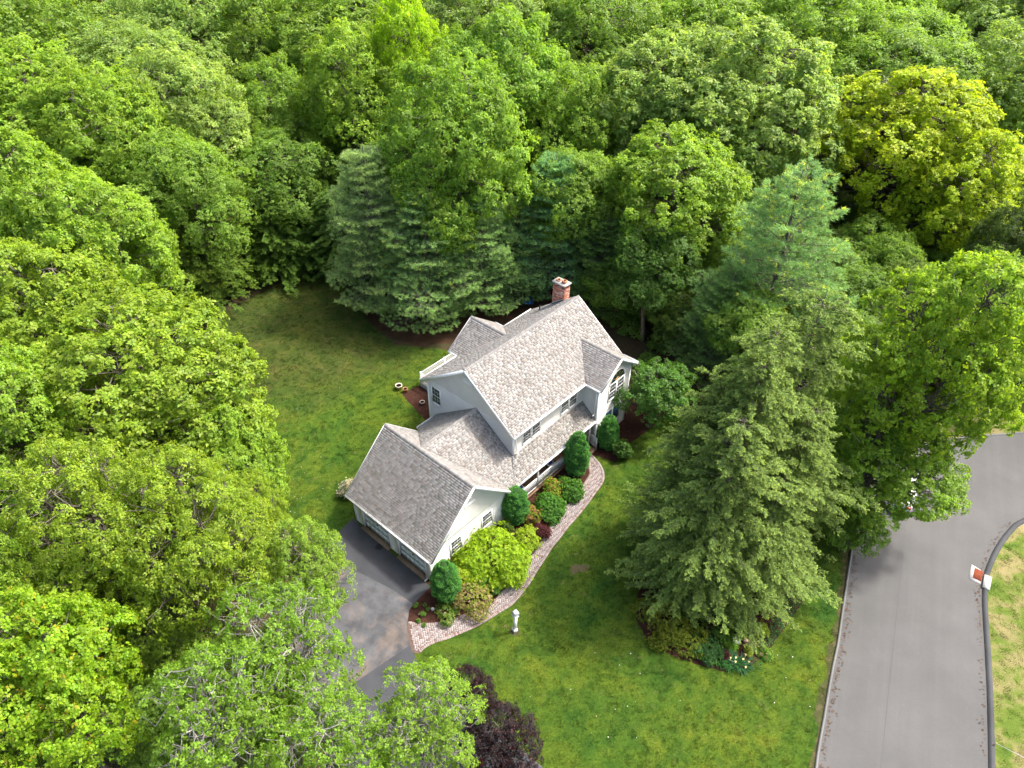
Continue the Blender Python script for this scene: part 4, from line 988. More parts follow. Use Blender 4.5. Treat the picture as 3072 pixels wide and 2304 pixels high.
# left upper
L_('oak', 60, 500, 172, 19.8, BR, 'oak_tree', 'oak at the left edge with a bluish gap behind', var=1)
L_('oak', 220, 570, 161, 18.7, BR, 'oak_tree', 'green oak above the large lawn oak, left of the hemlocks', var=0)
L_('hickory', 80, 300, 195, 20.9, BR, 'hickory_tree', 'drooping leaved tree at the upper left edge')
L_('hickory', 260, 350, 150, 19.8, BR, 'hickory_tree', 'drooping leaved tree in the upper left with grey glimpses behind')
L_('mix', 70, 120, 150, 20.9, YG, 'ash_tree', 'pale tree in the upper left corner', var=0)
L_('mix', 210, 70, 103, 19.8, (.26, .22, .03), 'maple_tree', 'orange tinged maple near the upper left corner', var=2)
L_('mix', 400, 120, 155, 22.0, PALE, 'ash_tree', 'tall pale green tree right of the orange tinged maple', var=1)
L_('hickory', 400, 290, 150, 19.8, PALE, 'hickory_tree', 'pale drooping tree left of the dark gap above the back lawn')
L_('hickory', 585, 130, 115, 20.9, MID, 'hickory_tree', 'rounded green tree left of the yellow crowned trees')
L_('mix', 600, 270, 103, 17.6, MID, 'ash_tree', 'slim mid green tree above the dark understorey', var=2)
L_('mix', 410, 440, 126, 16.5, MID, 'ash_tree', 'mid green tree above the hemlocks at the back lawn', var=0)
L_('mix', 610, 400, 125, 13, DK, 'ash_tree', 'dark shaded tree left of the tall white pine', var=1)
base_at('hemlock', 395, 690, 3.6, 10, (.16, .25, .035), 'hemlock_tree', 'hemlock with yellowish sprays at the left end of the back lawn edge')
base_at('hemlock', 450, 655, 3.4, 9, (.12, .21, .035), 'hemlock_tree', 'dark hemlock in the middle of the back lawn edge')
base_at('hemlock', 500, 625, 3.2, 9, (.13, .22, .03), 'hemlock_tree', 'hemlock right of the dark middle one on the lawn edge')
base_at('hemlock', 560, 592, 3.0, 8, (.11, .2, .03), 'hemlock_tree', 'low hemlock at the right end of the lawn edge')
base_at('hemlock', 608, 596, 3.2, 8, (.10, .19, .03), 'hemlock_tree', 'low hemlock just left of the farthest lawn corner')
base_at('hemlock', 650, 582, 3.2, 7.5, (.09, .18, .03), 'hemlock_tree', 'low hemlock at the farthest lawn corner')
base_at('hemlock', 745, 590, 3.2, 9, (.10, .19, .04), 'hemlock_tree', 'hemlock tucked left of the leftmost white pine')
base_at('hemlock', 700, 560, 3.2, 7.5, (.09, .19, .04), 'hemlock_tree', 'dark hemlock at the farthest corner of the back lawn')
# centre
L_('hickory', 760, 130, 180, 21.8, MID, 'hickory_tree', 'mid green tree left of the yellow patch', var=0)
L_('hickory', 890, 200, 102, 23.0, (.27, .45, .012), 'locust_tree', 'yellow leaved tree in the middle of the woodland, lower of two yellow crowns', var=0)
L_('hickory', 1000, 90, 90, 23.0, (.26, .44, .012), 'locust_tree', 'yellow leaved tree near the top edge, upper of two yellow crowns', var=1)
L_('hickory', 780, 240, 132, 20.7, BR, 'hickory_tree', 'bright drooping tree just above the left white pine', var=0)
L_('hickory', 985, 355, 160, 22, (.185, .33, .035), 'hickory_tree', 'bright green drooping tree hanging in front of the white pines', var=0)
L_('hickory', 1090, 220, 160, 23, (.18, .33, .035), 'hickory_tree', 'bright green tree right of the yellow crowns', var=1)
L_('hickory', 1170, 110, 144, 21.8, MID, 'hickory_tree', 'green tree near the top edge right of the upper yellow crown')
L_('mix', 1240, 300, 126, 19.5, BR, 'ash_tree', 'leafy tree between the drooping tree and the great pale oak', var=2)
L_('mix', 1250, 450, 108, 14.9, MID, 'ash_tree', 'mid green tree above the chimney side pine', var=0)
L_('mix', 1350, 110, 114, 21.8, YG, 'ash_tree', 'yellow green tree at the top edge above the great pale oak', var=2)
L_('oak', 1450, 260, 175, 21.8, PALE, 'oak_tree', 'great pale oak behind the house, left half of the pale pair', var=0)
L_('oak', 1610, 250, 192, 23.0, PALE, 'oak_tree', 'great pale oak right of its pale twin, above the bluish pine', var=1)
L_('oak', 1450, 440, 156, 17.2, BR, 'oak_tree', 'broad green oak filling the gap behind the chimney', var=0)
L_('mix', 1410, 590, 102, 11.5, (.10, .2, .03), 'maple_tree', 'small green maple just right of the chimney', var=1)
L_('mix', 1560, 420, 120, 14.9, MID, 'ash_tree', 'mid green tree left of the bluish pine top', var=2)
base_at('pine', 825, 668, 5.0, 15.5, (.28, .40, .17), 'white_pine_tree', 'leftmost white pine standing over the back lawn', var=0)
base_at('pine', 930, 692, 5.2, 12.5, PN, 'white_pine_tree', 'white pine with layered plates above the rear gable', var=1)
base_at('pine', 1040, 672, 4.6, 11.5, PN, 'white_pine_tree', 'white pine close behind the rear gable roof', var=0)
base_at('pine', 1185, 640, 4.6, 14, (.20, .38, .18), 'white_pine_tree', 'bluish white pine left of the chimney', var=0)
base_at('pine', 1115, 640, 4.0, 10, PN, 'white_pine_tree', 'short white pine between the rear gable and the chimney', var=1)
base_at('pine', 1295, 670, 4.2, 9.5, (.13, .24, .07), 'white_pine_tree', 'dark pine directly behind the right end of the main roof', var=0)
base_at('pine', 870, 610, 4.4, 14, PN, 'white_pine_tree', 'white pine behind the leftmost lawn pine', var=1)
base_at('pine', 1385, 680, 3.8, 8, (.14, .26, .06), 'white_pine_tree', 'low green pine between the main roof end and the pale oak', var=0)
base_at('pine', 1470, 700, 3.4, 7, (.12, .24, .06), 'white_pine_tree', 'low pine in the dark gap right of the house', var=1)
# right
top_at('pine', 1745, 365, 6.3, 17.5, (.22, .38, .16), 'white_pine_tree', 'tall bluish green pine right of the house', var=1)
top_at('pine', 1590, 590, 4.4, 10, (.16, .28, .09), 'white_pine_tree', 'low pine under the tall bluish pine', var=0)
L_('maple', 1945, 330, 205, 19.9, YEL, 'maple_tree', 'large golden yellow tree in the upper right')
L_('maple', 2065, 440, 142, 16.8, (.31, .43, .016), 'maple_tree', 'golden green tree at the lower right of the large golden one')
mt = base_at('maple', 1840, 1062, 5.0, 20.5, (.22, .36, .025), 'maple_tree', 'large bright maple leaning over the street', var=0)
mt.rotation_mode = 'QUATERNION'; mt.rotation_quaternion = Vector((0, 0, 1)).rotation_difference(Vector((.05, -.10, 1)).normalized())
base_at('maple', 1842, 1128, 4.5, 9.5, (.19, .33, .03), 'maple_tree', 'lower bright maple in front of the parked white car', var=0)
base_at('maple', 1822, 1010, 3.6, 10, (.17, .31, .03), 'maple_tree', 'maple between the tallest hemlock and the leaning street maple', var=0)
L_('mix', 1920, 100, 110, 19.9, BR, 'ash_tree', 'bright green tree above the golden tree', var=0)
L_('mix', 1790, 110, 79, 18.9, MID, 'ash_tree', 'green tree at the upper right between the pale oak and the bright tree', var=1)
L_('mix', 1600, 60, 94, 19.9, MID, 'ash_tree', 'green tree at the top edge above the right pale oak', var=2)
L_('mix', 1490, 70, 84, 19.9, MID, 'ash_tree', 'green tree at the top edge above the left pale oak', var=0)
L_('mix', 2080, 90, 94, 19.9, OLV, 'ash_tree', 'thin olive tree near the upper right corner', var=2)
L_('mix', 2170, 190, 105, 18.9, YG, 'ash_tree', 'yellow green tree at the right edge', var=0)
L_('mix', 2190, 360, 89, 16.8, MID, 'ash_tree', 'green tree at the right edge beside the golden crown', var=1)
L_('mix', 2190, 560, 100, 15.8, (.08, .13, .025), 'ash_tree', 'dull green tree at the right edge above the street', var=2)
L_('mix', 2130, 660, 84, 12.6, DK, 'ash_tree', 'dark green tree between the bright maple and the right edge', var=0)
L_('mix', 2200, 760, 68, 9.5, DK, 'ash_tree', 'low dark tree at the right edge above the far kerb', var=1)
base_at('smalltree', 1822, 1190, 1.9, 4, (.16, .28, .03), 'cherry_tree', 'small cherry tree at the kerb below the street maple')
L_('smalltree', 1415, 850, 89, 5.7, (.10, .22, .035), 'dogwood_tree', 'small green tree against the right front corner of the house')
for vx, vy, R, H, lb in ((1789, 623, 4.2, 18.5, 'tallest hemlock of the front lawn island, rusty tipped'), (1684, 696, 3.9, 18, 'hemlock left of the tallest in the front lawn island'), (1650, 778, 3.5, 16.5, 'hemlock in the middle front of the island clump'),
                         (1570, 815, 3.1, 14.0, 'leftmost tall hemlock of the island clump'), (1510, 890, 2.6, 12, 'short hemlock nearest the brick path'), (1765, 880, 3.4, 13, 'hemlock on the street side of the island clump'),
                         (1610, 900, 3.6, 14.5, 'broad hemlock filling the front of the island clump'), (1540, 1040, 2.7, 10, 'low hemlock at the lawn side front of the island clump'), (1700, 1020, 3.2, 10.5, 'low hemlock at the street side front of the island clump')):
    top_at('hemlock', vx, vy, R, H, HEM, 'hemlock_tree', lb, 'hemlocks in the front lawn island')

# background woodland
bg = []
for iy in range(8):
    y = 74 + iy * 12.0
    for ix in range(-14, 15):
        x = ix * 12.4 + (iy % 2) * 6.2 + rt_.uniform(-2, 2); yy = y + rt_.uniform(-2, 2)
        if abs(x) > yy * .78 + 6: continue
        if any((x - a) ** 2 + (yy - b) ** 2 < (r * .7 + 2.4) ** 2 for a, b, r in TREES): continue
        bg.append((x, yy))
rows_ = {}
tones = [('mid green', MID), ('bright green', BR), ('yellow green', YG), ('dark green', DK), ('pale green', PALE)]
ordw = ['first', 'second', 'third', 'fourth', 'fifth', 'sixth', 'seventh', 'eighth', 'ninth', 'tenth', 'eleventh', 'twelfth', 'thirteenth', 'fourteenth', 'fifteenth', 'sixteenth', 'seventeenth', 'eighteenth', 'nineteenth', 'twentieth', 'twenty first', 'twenty second', 'twenty third', 'twenty fourth', 'twenty fifth', 'twenty sixth', 'twenty seventh', 'twenty eighth', 'twenty ninth', 'thirtieth'] + ['thirty ' + q_ for q_ in ('first', 'second', 'third', 'fourth', 'fifth', 'sixth', 'seventh', 'eighth', 'ninth')] + ['fortieth', 'forty first', 'forty second', 'forty third', 'forty fourth']
for x, y in bg: rows_.setdefault(int((y - 68) / 12.0), []).append((x, y))
for r, lst in sorted(rows_.items()):
    for i, (x, y) in enumerate(sorted(lst)):
        tn, tc = rt_.choice(tones); k = rt_.uniform(.85, 1.15)
        place_tree('mix', x, y, rt_.uniform(7.4, 9.4), rt_.uniform(20, 26), tuple(c * k for c in tc), 'woodland_tree', f'{tn} tree in the {ordw[max(0, r)]} far woodland row, {ordw[i]} from the left', 'trees of the far woodland')
# fill between: shaded understorey trees under the gaps
def poly_dist(x, y, P):
    A = np.array(P); B = np.roll(A, -1, axis=0); p = np.array([x, y]); d = B - A; t = np.clip(((p - A) * d).sum(1) / (d * d).sum(1).clip(1e-9), 0, 1)
    r = np.sqrt(((A + d * t[:, None] - p) ** 2).sum(1).min()); return -r if inside((x, y), P) else r
keep_out = [[tuple(GV(*p)[:2]) for p in lawn_px], [tuple(p) for p in CL] + [tuple(p) for p in CRR], [tuple(GV(*p)[:2]) for p in drive_px], [hw(-8.6, -6.7)[:2], hw(-8.6, 1.2)[:2], hw(12.3, 1.4)[:2], hw(12.3, -13.4)[:2], hw(3.5, -13.4)[:2], hw(-1.2, -7.5)[:2]]]
nu = 0; cntr = {}
for iy in range(16):
    for ix in range(-22, 22):
        x = ix * 4.6 + rt_.uniform(-1.4, 1.4); y = 14 + iy * 4.4 + rt_.uniform(-1.3, 1.3)
        if abs(x) > y * .8 + 14: continue
        R_ = rt_.uniform(2.6, 3.6)
        if any(poly_dist(x, y, P) < R_ * .95 for P in keep_out): continue
        if any((x - a) ** 2 + (y - b) ** 2 < 2.2 ** 2 for a, b, r in TREES): continue
        if x > 20 and y < 42: continue
        tn, tc = rt_.choice([('dark', DK), ('green', MID), ('olive', (.13, .21, .03))])
        place_tree('mix', x, y, R_, rt_.uniform(5.5, 10.5), tc, 'understorey_tree', (cntr.__setitem__(iy, cntr.get(iy, 0) + 1) or f'{tn} young tree in the {ordw[iy]} understorey row from the camera, {ordw[cntr[iy] - 1]} from the left'), 'young trees below the woodland crowns'); nu += 1
print('understorey', nu, 'background', len(bg))

# ------------------------------------------------------------------ shrubs
def shrub(seed, R, H, leaf=.08, wr=.5, n=900, color=(.1, .2, .02), leaves=6, yng=.7, spiky=0.0, flower=None, lumps=9):
    rng = np.random.default_rng(seed); lc = unit(rng.normal(size=(lumps, 3))); lc[:, 2] = np.abs(lc[:, 2]) * .9; lc = lc * np.array([R * .68, R * .68, H * .55]) * rng.uniform(.75, 1.1, (lumps, 1)); lc[:, 2] += H * .16; lr = rng.uniform(.26, .5, lumps) * R
    lc = np.vstack([lc, [[0, 0, H * .45]]]); lr = np.append(lr, R * .55); i = rng.integers(0, len(lc), n); v = unit(rng.normal(size=(n, 3))); v[:, 2] = np.where(v[:, 2] < -.25, -v[:, 2], v[:, 2])
    p = lc[i] + v * (lr[i] * np.where(rng.random(n) < .12, rng.uniform(1.05, 1.5, n), rng.uniform(.8, 1.08, n)))[:, None] * np.array([1, 1, min(1.3, H / R * .75)]); dd = np.linalg.norm((p[:, None] - lc[None]) / lr[None, :, None], axis=2); dd[np.arange(n), i] = 9
    keep = (dd.min(1) > .72) & (p[:, 2] > .02); p = p[keep]; v = v[keep]; i = i[keep]; N = len(p); K = leaves; t = unit(v + np.array([0, 0, .5]))
    ex = unit(np.cross(t, rng.normal(size=t.shape))); ey = np.cross(t, ex); a = (np.arange(K) * 2 * PI / K)[None] + rng.uniform(0, 6, (N, 1)); rv = ex[:, None] * np.cos(a)[..., None] + ey[:, None] * np.sin(a)[..., None]
    ld = rv + t[:, None] * rng.uniform(.1, .9 + spiky, (N, K, 1)); g = rng.uniform(.75, 1.2, (N, 1)) * rng.uniform(.85, 1.15, (N, K)); y = np.clip(rng.uniform(0, 1, (N, 1)) * yng + rng.normal(size=(N, K)) * .1, 0, 1)
    tint = np.stack([g * (.85 + .6 * y), g * (.9 + .3 * y), g * np.ones_like(y)], -1)
    if flower: msk = rng.random((N, 1)) < flower[0]; tint = np.where(np.broadcast_to(msk, (N, K))[..., None], np.array(flower[1]) / np.array(color) * rng.uniform(.8, 1.2, (N, K, 1)), tint)
    return leaf_mesh('foliage', (p[:, None] - t[:, None] * leaf * .3 * np.ones((1, K, 1))).reshape(-1, 3), ld.reshape(-1, 3), (t[:, None] + rng.normal(size=ld.shape) * .3).reshape(-1, 3), leaf * rng.uniform(.7, 1.25, N * K), wr, tint.reshape(-1, 3))
def put_shrub(name, label, pos, R, H, color, seed, cat='shrub', group=None, **kw):
    t = thing(name, label, cat, (pos[0], pos[1], .01), 0, group); me = shrub(seed, R, H, color=color, **kw); c = link('foliage', me, t); c.color = (*color, 1)
    r = random.Random(seed); ps = []
    for k in range(7): a = r.uniform(0, 6.3); ps.append(([(0, 0, 0), (math.cos(a) * R * .25, math.sin(a) * R * .25, H * .35), (math.cos(a) * R * .5, math.sin(a) * R * .5, H * .65)], [.025, .016, .008]))
    link('stems', tubes('stems', ps, M_bark), t); return t
def dwarf_spruce(seed, R, H):
    rng = np.random.default_rng(seed); V = []; lob = unit(rng.normal(size=(46, 3))) ; n = 15000
    z = rng.uniform(0, 1, n) ** .9; a = rng.uniform(0, 2 * PI, n); prof = np.sin(np.clip(z * .93 + .05, 0, 1) ** .85 * PI) ** .5; rr_ = R * prof
    P = np.stack([rr_ * np.cos(a), rr_ * np.sin(a), z * H], -1); nrm = unit(np.stack([np.cos(a), np.sin(a), (z - .38) * 1.5], -1))
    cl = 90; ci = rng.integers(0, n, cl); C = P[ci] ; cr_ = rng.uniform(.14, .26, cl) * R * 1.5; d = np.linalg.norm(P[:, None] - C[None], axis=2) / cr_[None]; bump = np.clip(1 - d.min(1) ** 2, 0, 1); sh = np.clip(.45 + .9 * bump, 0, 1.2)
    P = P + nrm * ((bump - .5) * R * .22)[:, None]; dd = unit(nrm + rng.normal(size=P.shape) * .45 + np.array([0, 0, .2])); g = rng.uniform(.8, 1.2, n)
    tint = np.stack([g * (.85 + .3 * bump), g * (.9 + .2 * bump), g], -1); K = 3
    P3 = np.repeat(P, K, 0) + rng.normal(size=(n * K, 3)) * .015; d3 = unit(np.repeat(dd, K, 0) + rng.normal(size=(n * K, 3)) * .4)
    me = needle_mesh('foliage', P3 - d3 * .03, d3, .075 * rng.uniform(.7, 1.3, n * K), .024, np.repeat(tint, K, 0), rng)
    # inner body so no light leaks through
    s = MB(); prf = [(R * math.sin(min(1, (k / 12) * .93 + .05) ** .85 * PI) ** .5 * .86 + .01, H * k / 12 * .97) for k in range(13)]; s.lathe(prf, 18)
    return me, s
for i, (x, y, R, H, lb) in enumerate([(965, 1292, .84, 3.3, 'clipped egg shaped dwarf spruce at the garage corner'), (1113, 1122, .86, 2.9, 'clipped dwarf spruce at the porch end of the garage wall'),
                                      (1243, 1020, .84, 3.7, 'tall clipped dwarf spruce left of the front steps'), (1310, 965, .74, 2.9, 'clipped dwarf spruce right of the front steps')]):
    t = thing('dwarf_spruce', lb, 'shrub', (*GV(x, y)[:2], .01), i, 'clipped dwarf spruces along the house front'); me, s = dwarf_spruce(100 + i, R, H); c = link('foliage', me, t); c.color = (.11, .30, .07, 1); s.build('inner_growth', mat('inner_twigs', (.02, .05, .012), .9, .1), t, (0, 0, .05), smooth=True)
    link('trunk', tubes('trunk', [([(0, 0, 0), (0, 0, .5)], [.06, .05])], M_bark), t)
PS = put_shrub
PS('laurel_shrub', 'large bright yellow green shrub under the garage windows', GV(1062, 1226), 2.35, 2.4, (.25, .40, .015), 201, leaf=.15, n=7200, wr=.4, lumps=20)
PS('laurel_shrub', 'yellow green shrub mound beside the red barberry', GV(1135, 1180), 1.05, 1.5, (.26, .38, .02), 202, leaf=.12, n=900)
PS('azalea_shrub', 'faded azalea with tan and yellow tips above the path bend', GV(1020, 1302), 1.5, 1.3, (.22, .27, .04), 203, leaf=.09, n=2600, flower=(.35, (.34, .25, .13)))
PS('box_shrub', 'yellow shrub squeezed between the dwarf spruce and the azalea', GV(995, 1268), .95, 1.6, (.28, .38, .02), 204, leaf=.09, n=1400)
PS('holly_shrub', 'dark low shrub at the path edge under the azalea', GV(965, 1330), .85, .7, (.12, .22, .03), 205, leaf=.09, n=1100, flower=(.12, (.35, .33, .12)))
PS('barberry_shrub', 'dark red barberry beside the brick path', GV(1168, 1158), .72, 1.0, (.10, .022, .02), 206, leaf=.07, n=1300, yng=.2)
PS('rhododendron_shrub', 'rounded dark green shrub below the porch rail', GV(1186, 1108), 1.2, 1.15, (.07, .2, .02), 207, leaf=.1, n=2800)
PS('rhododendron_shrub', 'dark green shrub at the path right of the orange tinted one', GV(1226, 1066), 1.05, 1.1, (.07, .19, .02), 208, leaf=.1, n=2200)
PS('pieris_shrub', 'yellow and orange tinted shrub below the porch rail', GV(1195, 1062), 1.0, 1.2, (.2, .3, .02), 209, leaf=.09, n=1300, flower=(.22, (.36, .15, .06)))
PS('pieris_shrub', 'orange tinted shrub between two dark green mounds and the barberry', GV(1150, 1122), .85, 1.1, (.18, .26, .02), 210, leaf=.09, n=900, flower=(.35, (.34, .14, .08)))
PS('privet_shrub', 'dim shrub behind the yellow green mound at the garage wall', GV(1090, 1150), .5, 1.0, (.10, .18, .02), 211, leaf=.09, n=700)
PS('rhododendron_shrub', 'loose green shrub behind the dwarf spruce at the right house corner', GV(1340, 988), .85, 1.7, (.07, .16, .02), 212, leaf=.13, n=1200)
PS('viburnum_shrub', 'white flowering shrub behind the left corner of the garage', GV(752, 1065), .75, 1.3, (.16, .24, .08), 213, leaf=.09, n=1500, flower=(.6, (.7, .62, .56)))
for i, (x, y, R) in enumerate([(898, 1310, .17), (912, 1330, .22), (905, 1345, .16), (917, 1352, .14), (925, 1318, .14), (918, 1308, .10)]):
    PS('perennial_plant', ['small round plant nearest the driveway in the corner bed', 'largest small plant in the corner bed', 'small plant above the path edge in the corner bed', 'lowest small plant in the corner bed', 'small plant beside the azalea in the corner bed', 'tiny sprout at the top of the corner bed'][i], GV(x, y), R, R * 1.5, (.12, .24, .035), 220 + i, cat='plant', leaf=.07, n=170, lumps=4)
for i, (p, R2) in enumerate([(C3(1175, 500), .5), (C3(1060, 640), .5), (C3(935, 745), .42)]):
    PS('yew_shrub', ['dark yew at the path under the right side of the large yellow green shrub', 'dark yew at the path under the middle of the large yellow green shrub', 'dark yew at the path beside the faded azalea'][i], p, R2, .6, (.07, .17, .025), 260 + i, leaf=.08, n=700)
PS('privet_shrub', 'green shrub behind the azalea against the large yellow green shrub', GV(1035, 1268), .9, 1.1, (.12, .24, .02), 264, leaf=.1, n=1200)
PS('sumac_shrub', 'leafy bush in the gap between the hemlocks and the street maple', GV(1810, 1060), 2.0, 3.0, (.12, .24, .03), 265, leaf=.16, n=3500)
PS('sumac_shrub', 'leafy bush beside the kerb behind the hemlocks', GV(1790, 1000), 2.2, 3.5, (.10, .21, .03), 266, leaf=.16, n=3500)
PS('sumac_shrub', 'leafy bush beyond the street maple trunk', GV(1850, 960), 2.4, 3.5, (.11, .22, .03), 267, leaf=.16, n=3500)
PS('fern_plant', 'low greenery in the dark corner of the island bed', GV(1480, 1360), 1.2, .7, (.08, .17, .02), 268, cat='plant', leaf=.12, n=1500)
PS('fern_plant', 'low greenery behind the boulder in the island bed', GV(1560, 1370), 1.1, .6, (.09, .19, .02), 269, cat='plant', leaf=.12, n=1300)
for i, (x, y, R2) in enumerate([(1365, 715, 1.6), (1425, 745, 1.5), (1330, 690, 1.3), (1480, 770, 1.5), (1400, 790, 1.0)]):
    PS('wild_bush', ['wild bush in the shade behind the front gable', 'wild bush under the trees right of the front gable', 'wild bush against the pines behind the main roof end', 'wild bush between the small dogwood and the bluish pine', 'small wild bush just behind the dogwood at the house corner'][i], GV(x, y), R2, R2 * 1.1, (.11, .22, .035), 280 + i, leaf=.14, n=1500)
# island bed plants
PS('juniper_shrub', 'golden green feathery shrub at the left end of the island bed', GV(1425, 1352), 1.7, 1.5, (.15, .2, .015), 231, leaf=.12, wr=.3, n=3000, spiky=.6, lumps=14)
PS('juniper_shrub', 'golden green feathery shrub just right of its larger neighbour', GV(1488, 1392), 1.1, 1.0, (.14, .2, .015), 232, leaf=.11, wr=.3, n=1300, spiky=.6)
PS('peony_plant', 'dark green leafy clump in the island bed left of the red plant', GV(1528, 1412), .9, .8, (.05, .14, .03), 233, cat='plant', leaf=.14, wr=.35, n=900)
PS('red_barberry_shrub', 'small red brown plant in the island bed', GV(1562, 1418), .36, .5, (.10, .03, .02), 234, leaf=.09, n=420, yng=.2)
PS('hosta_plant', 'bright green clump left of the grey boulder', GV(1573, 1392), .45, .4, (.14, .27, .02), 235, cat='plant', leaf=.16, n=420)
PS('spirea_shrub', 'yellow green shrub right of the small stone', GV(1640, 1370), .6, .7, (.17, .25, .02), 236, leaf=.1, n=900)
PS('spirea_shrub', 'yellow green seedlings on the bare mulch', GV(1618, 1410), .35, .3, (.2, .27, .03), 237, cat='plant', leaf=.1, n=260)
PS('hosta_plant', 'pale green clump at the right end of the daylilies', GV(1650, 1412), .5, .4, (.12, .25, .03), 238, cat='plant', leaf=.14, wr=.4, n=500, flower=(.1, (.35, .28, .15)))
PS('mugwort_shrub', 'green shrub in front of the middle hemlock', GV(1590, 1345), .75, .9, (.09, .19, .02), 239, leaf=.1, n=1300)
PS('forsythia_shrub', 'bright green bush at the kerb under the bright maple', GV(1815, 1175), .9, 1.6, (.15, .28, .02), 240, leaf=.12, n=1600)
def strap_plant(name, label, pos, n, L, color, seed, cat='plant', flowers=0):
    rng = np.random.default_rng(seed); a = rng.uniform(0, 2 * PI, n); r = rng.uniform(0, .3, n); d = np.stack([np.cos(a) * .8, np.sin(a) * .8, np.ones(n) * rng.uniform(.5, 1.2, n)], -1); c = np.stack([np.cos(a) * r, np.sin(a) * r, np.zeros(n)], -1)
    me = leaf_mesh('foliage', c, d, np.tile([0, 0, 1.], (n, 1)) + d * .1, L * rng.uniform(.6, 1.2, n), .09, np.tile([[1, 1, 1.]], (n, 1)) * rng.uniform(.7, 1.25, (n, 1)), droop=.35)
    t = thing(name, label, cat, (pos[0], pos[1], .01)); o = link('foliage', me, t); o.color = (*color, 1)
    for k in range(flowers):
        b = MB(); x, y = rng.uniform(-.35, .35), rng.uniform(-.35, .35); z = L * rng.uniform(.55, .8)
        for j in range(5):
            q_ = 2 * PI * j / 5; b.add([(x, y, z), (x + .045 * math.cos(q_ - .4), y + .045 * math.sin(q_ - .4), z + .03), (x + .065 * math.cos(q_), y + .065 * math.sin(q_), z + .02), (x + .045 * math.cos(q_ + .4), y + .045 * math.sin(q_ + .4), z + .03)], [(0, 1, 2, 3)])
        b.bar((x, y, 0), (x, y, z), .01, .01, m=1); b.build('flower', [mat('petal', (.75, .62, .25), .6, .2), M_leaf], t)
strap_plant('daylily_plant', 'dark strap leaved daylily clump at the front of the island bed', GV(1578, 1432), 150, .6, (.035, .13, .03), 251, flowers=2)
strap_plant('iris_plant', 'blue green iris clump with pale yellow flowers at the island point', GV(1600, 1440), 110, .55, (.05, .14, .06), 252, flowers=3)
strap_plant('daffodil_plant', 'pale yellow flowers on the bare mulch edge', GV(1622, 1430), 50, .4, (.09, .2, .05), 253, flowers=3)
strap_plant('daylily_plant', 'strap leaved clump left of the red brown plant', GV(1550, 1425), 110, .5, (.05, .15, .03), 254)
# ground cover of the island
rng = np.random.default_rng(5); gp = [tuple(GV(*p)[:2]) for p in [(1640, 1445), (1665, 1400), (1700, 1350), (1733, 1300), (1736, 1264), (1710, 1255), (1680, 1320), (1640, 1390)]]
gx0, gx1 = min(p[0] for p in gp), max(p[0] for p in gp); gy0, gy1 = min(p[1] for p in gp), max(p[1] for p in gp)
pts = rng.uniform([gx0, gy0], [gx1, gy1], (9000, 2)); pts = np.array([p for p in pts if inside(p, gp)]); n = len(pts); c = np.column_stack([pts, rng.uniform(.0, .1, n)]); d = np.column_stack([rng.normal(size=(n, 2)), rng.uniform(.2, 1, n)])
o = link('ground_cover', leaf_mesh('ground_cover', c, d, np.tile([0, 0, 1.], (n, 1)) + rng.normal(size=(n, 3)) * .3, rng.uniform(.06, .13, n), .35, np.tile([[1, 1, 1.]], (n, 1)) * rng.uniform(.7, 1.3, (n, 1)))); o.color = (.06, .2, .05, 1); o['kind'] = 'stuff'

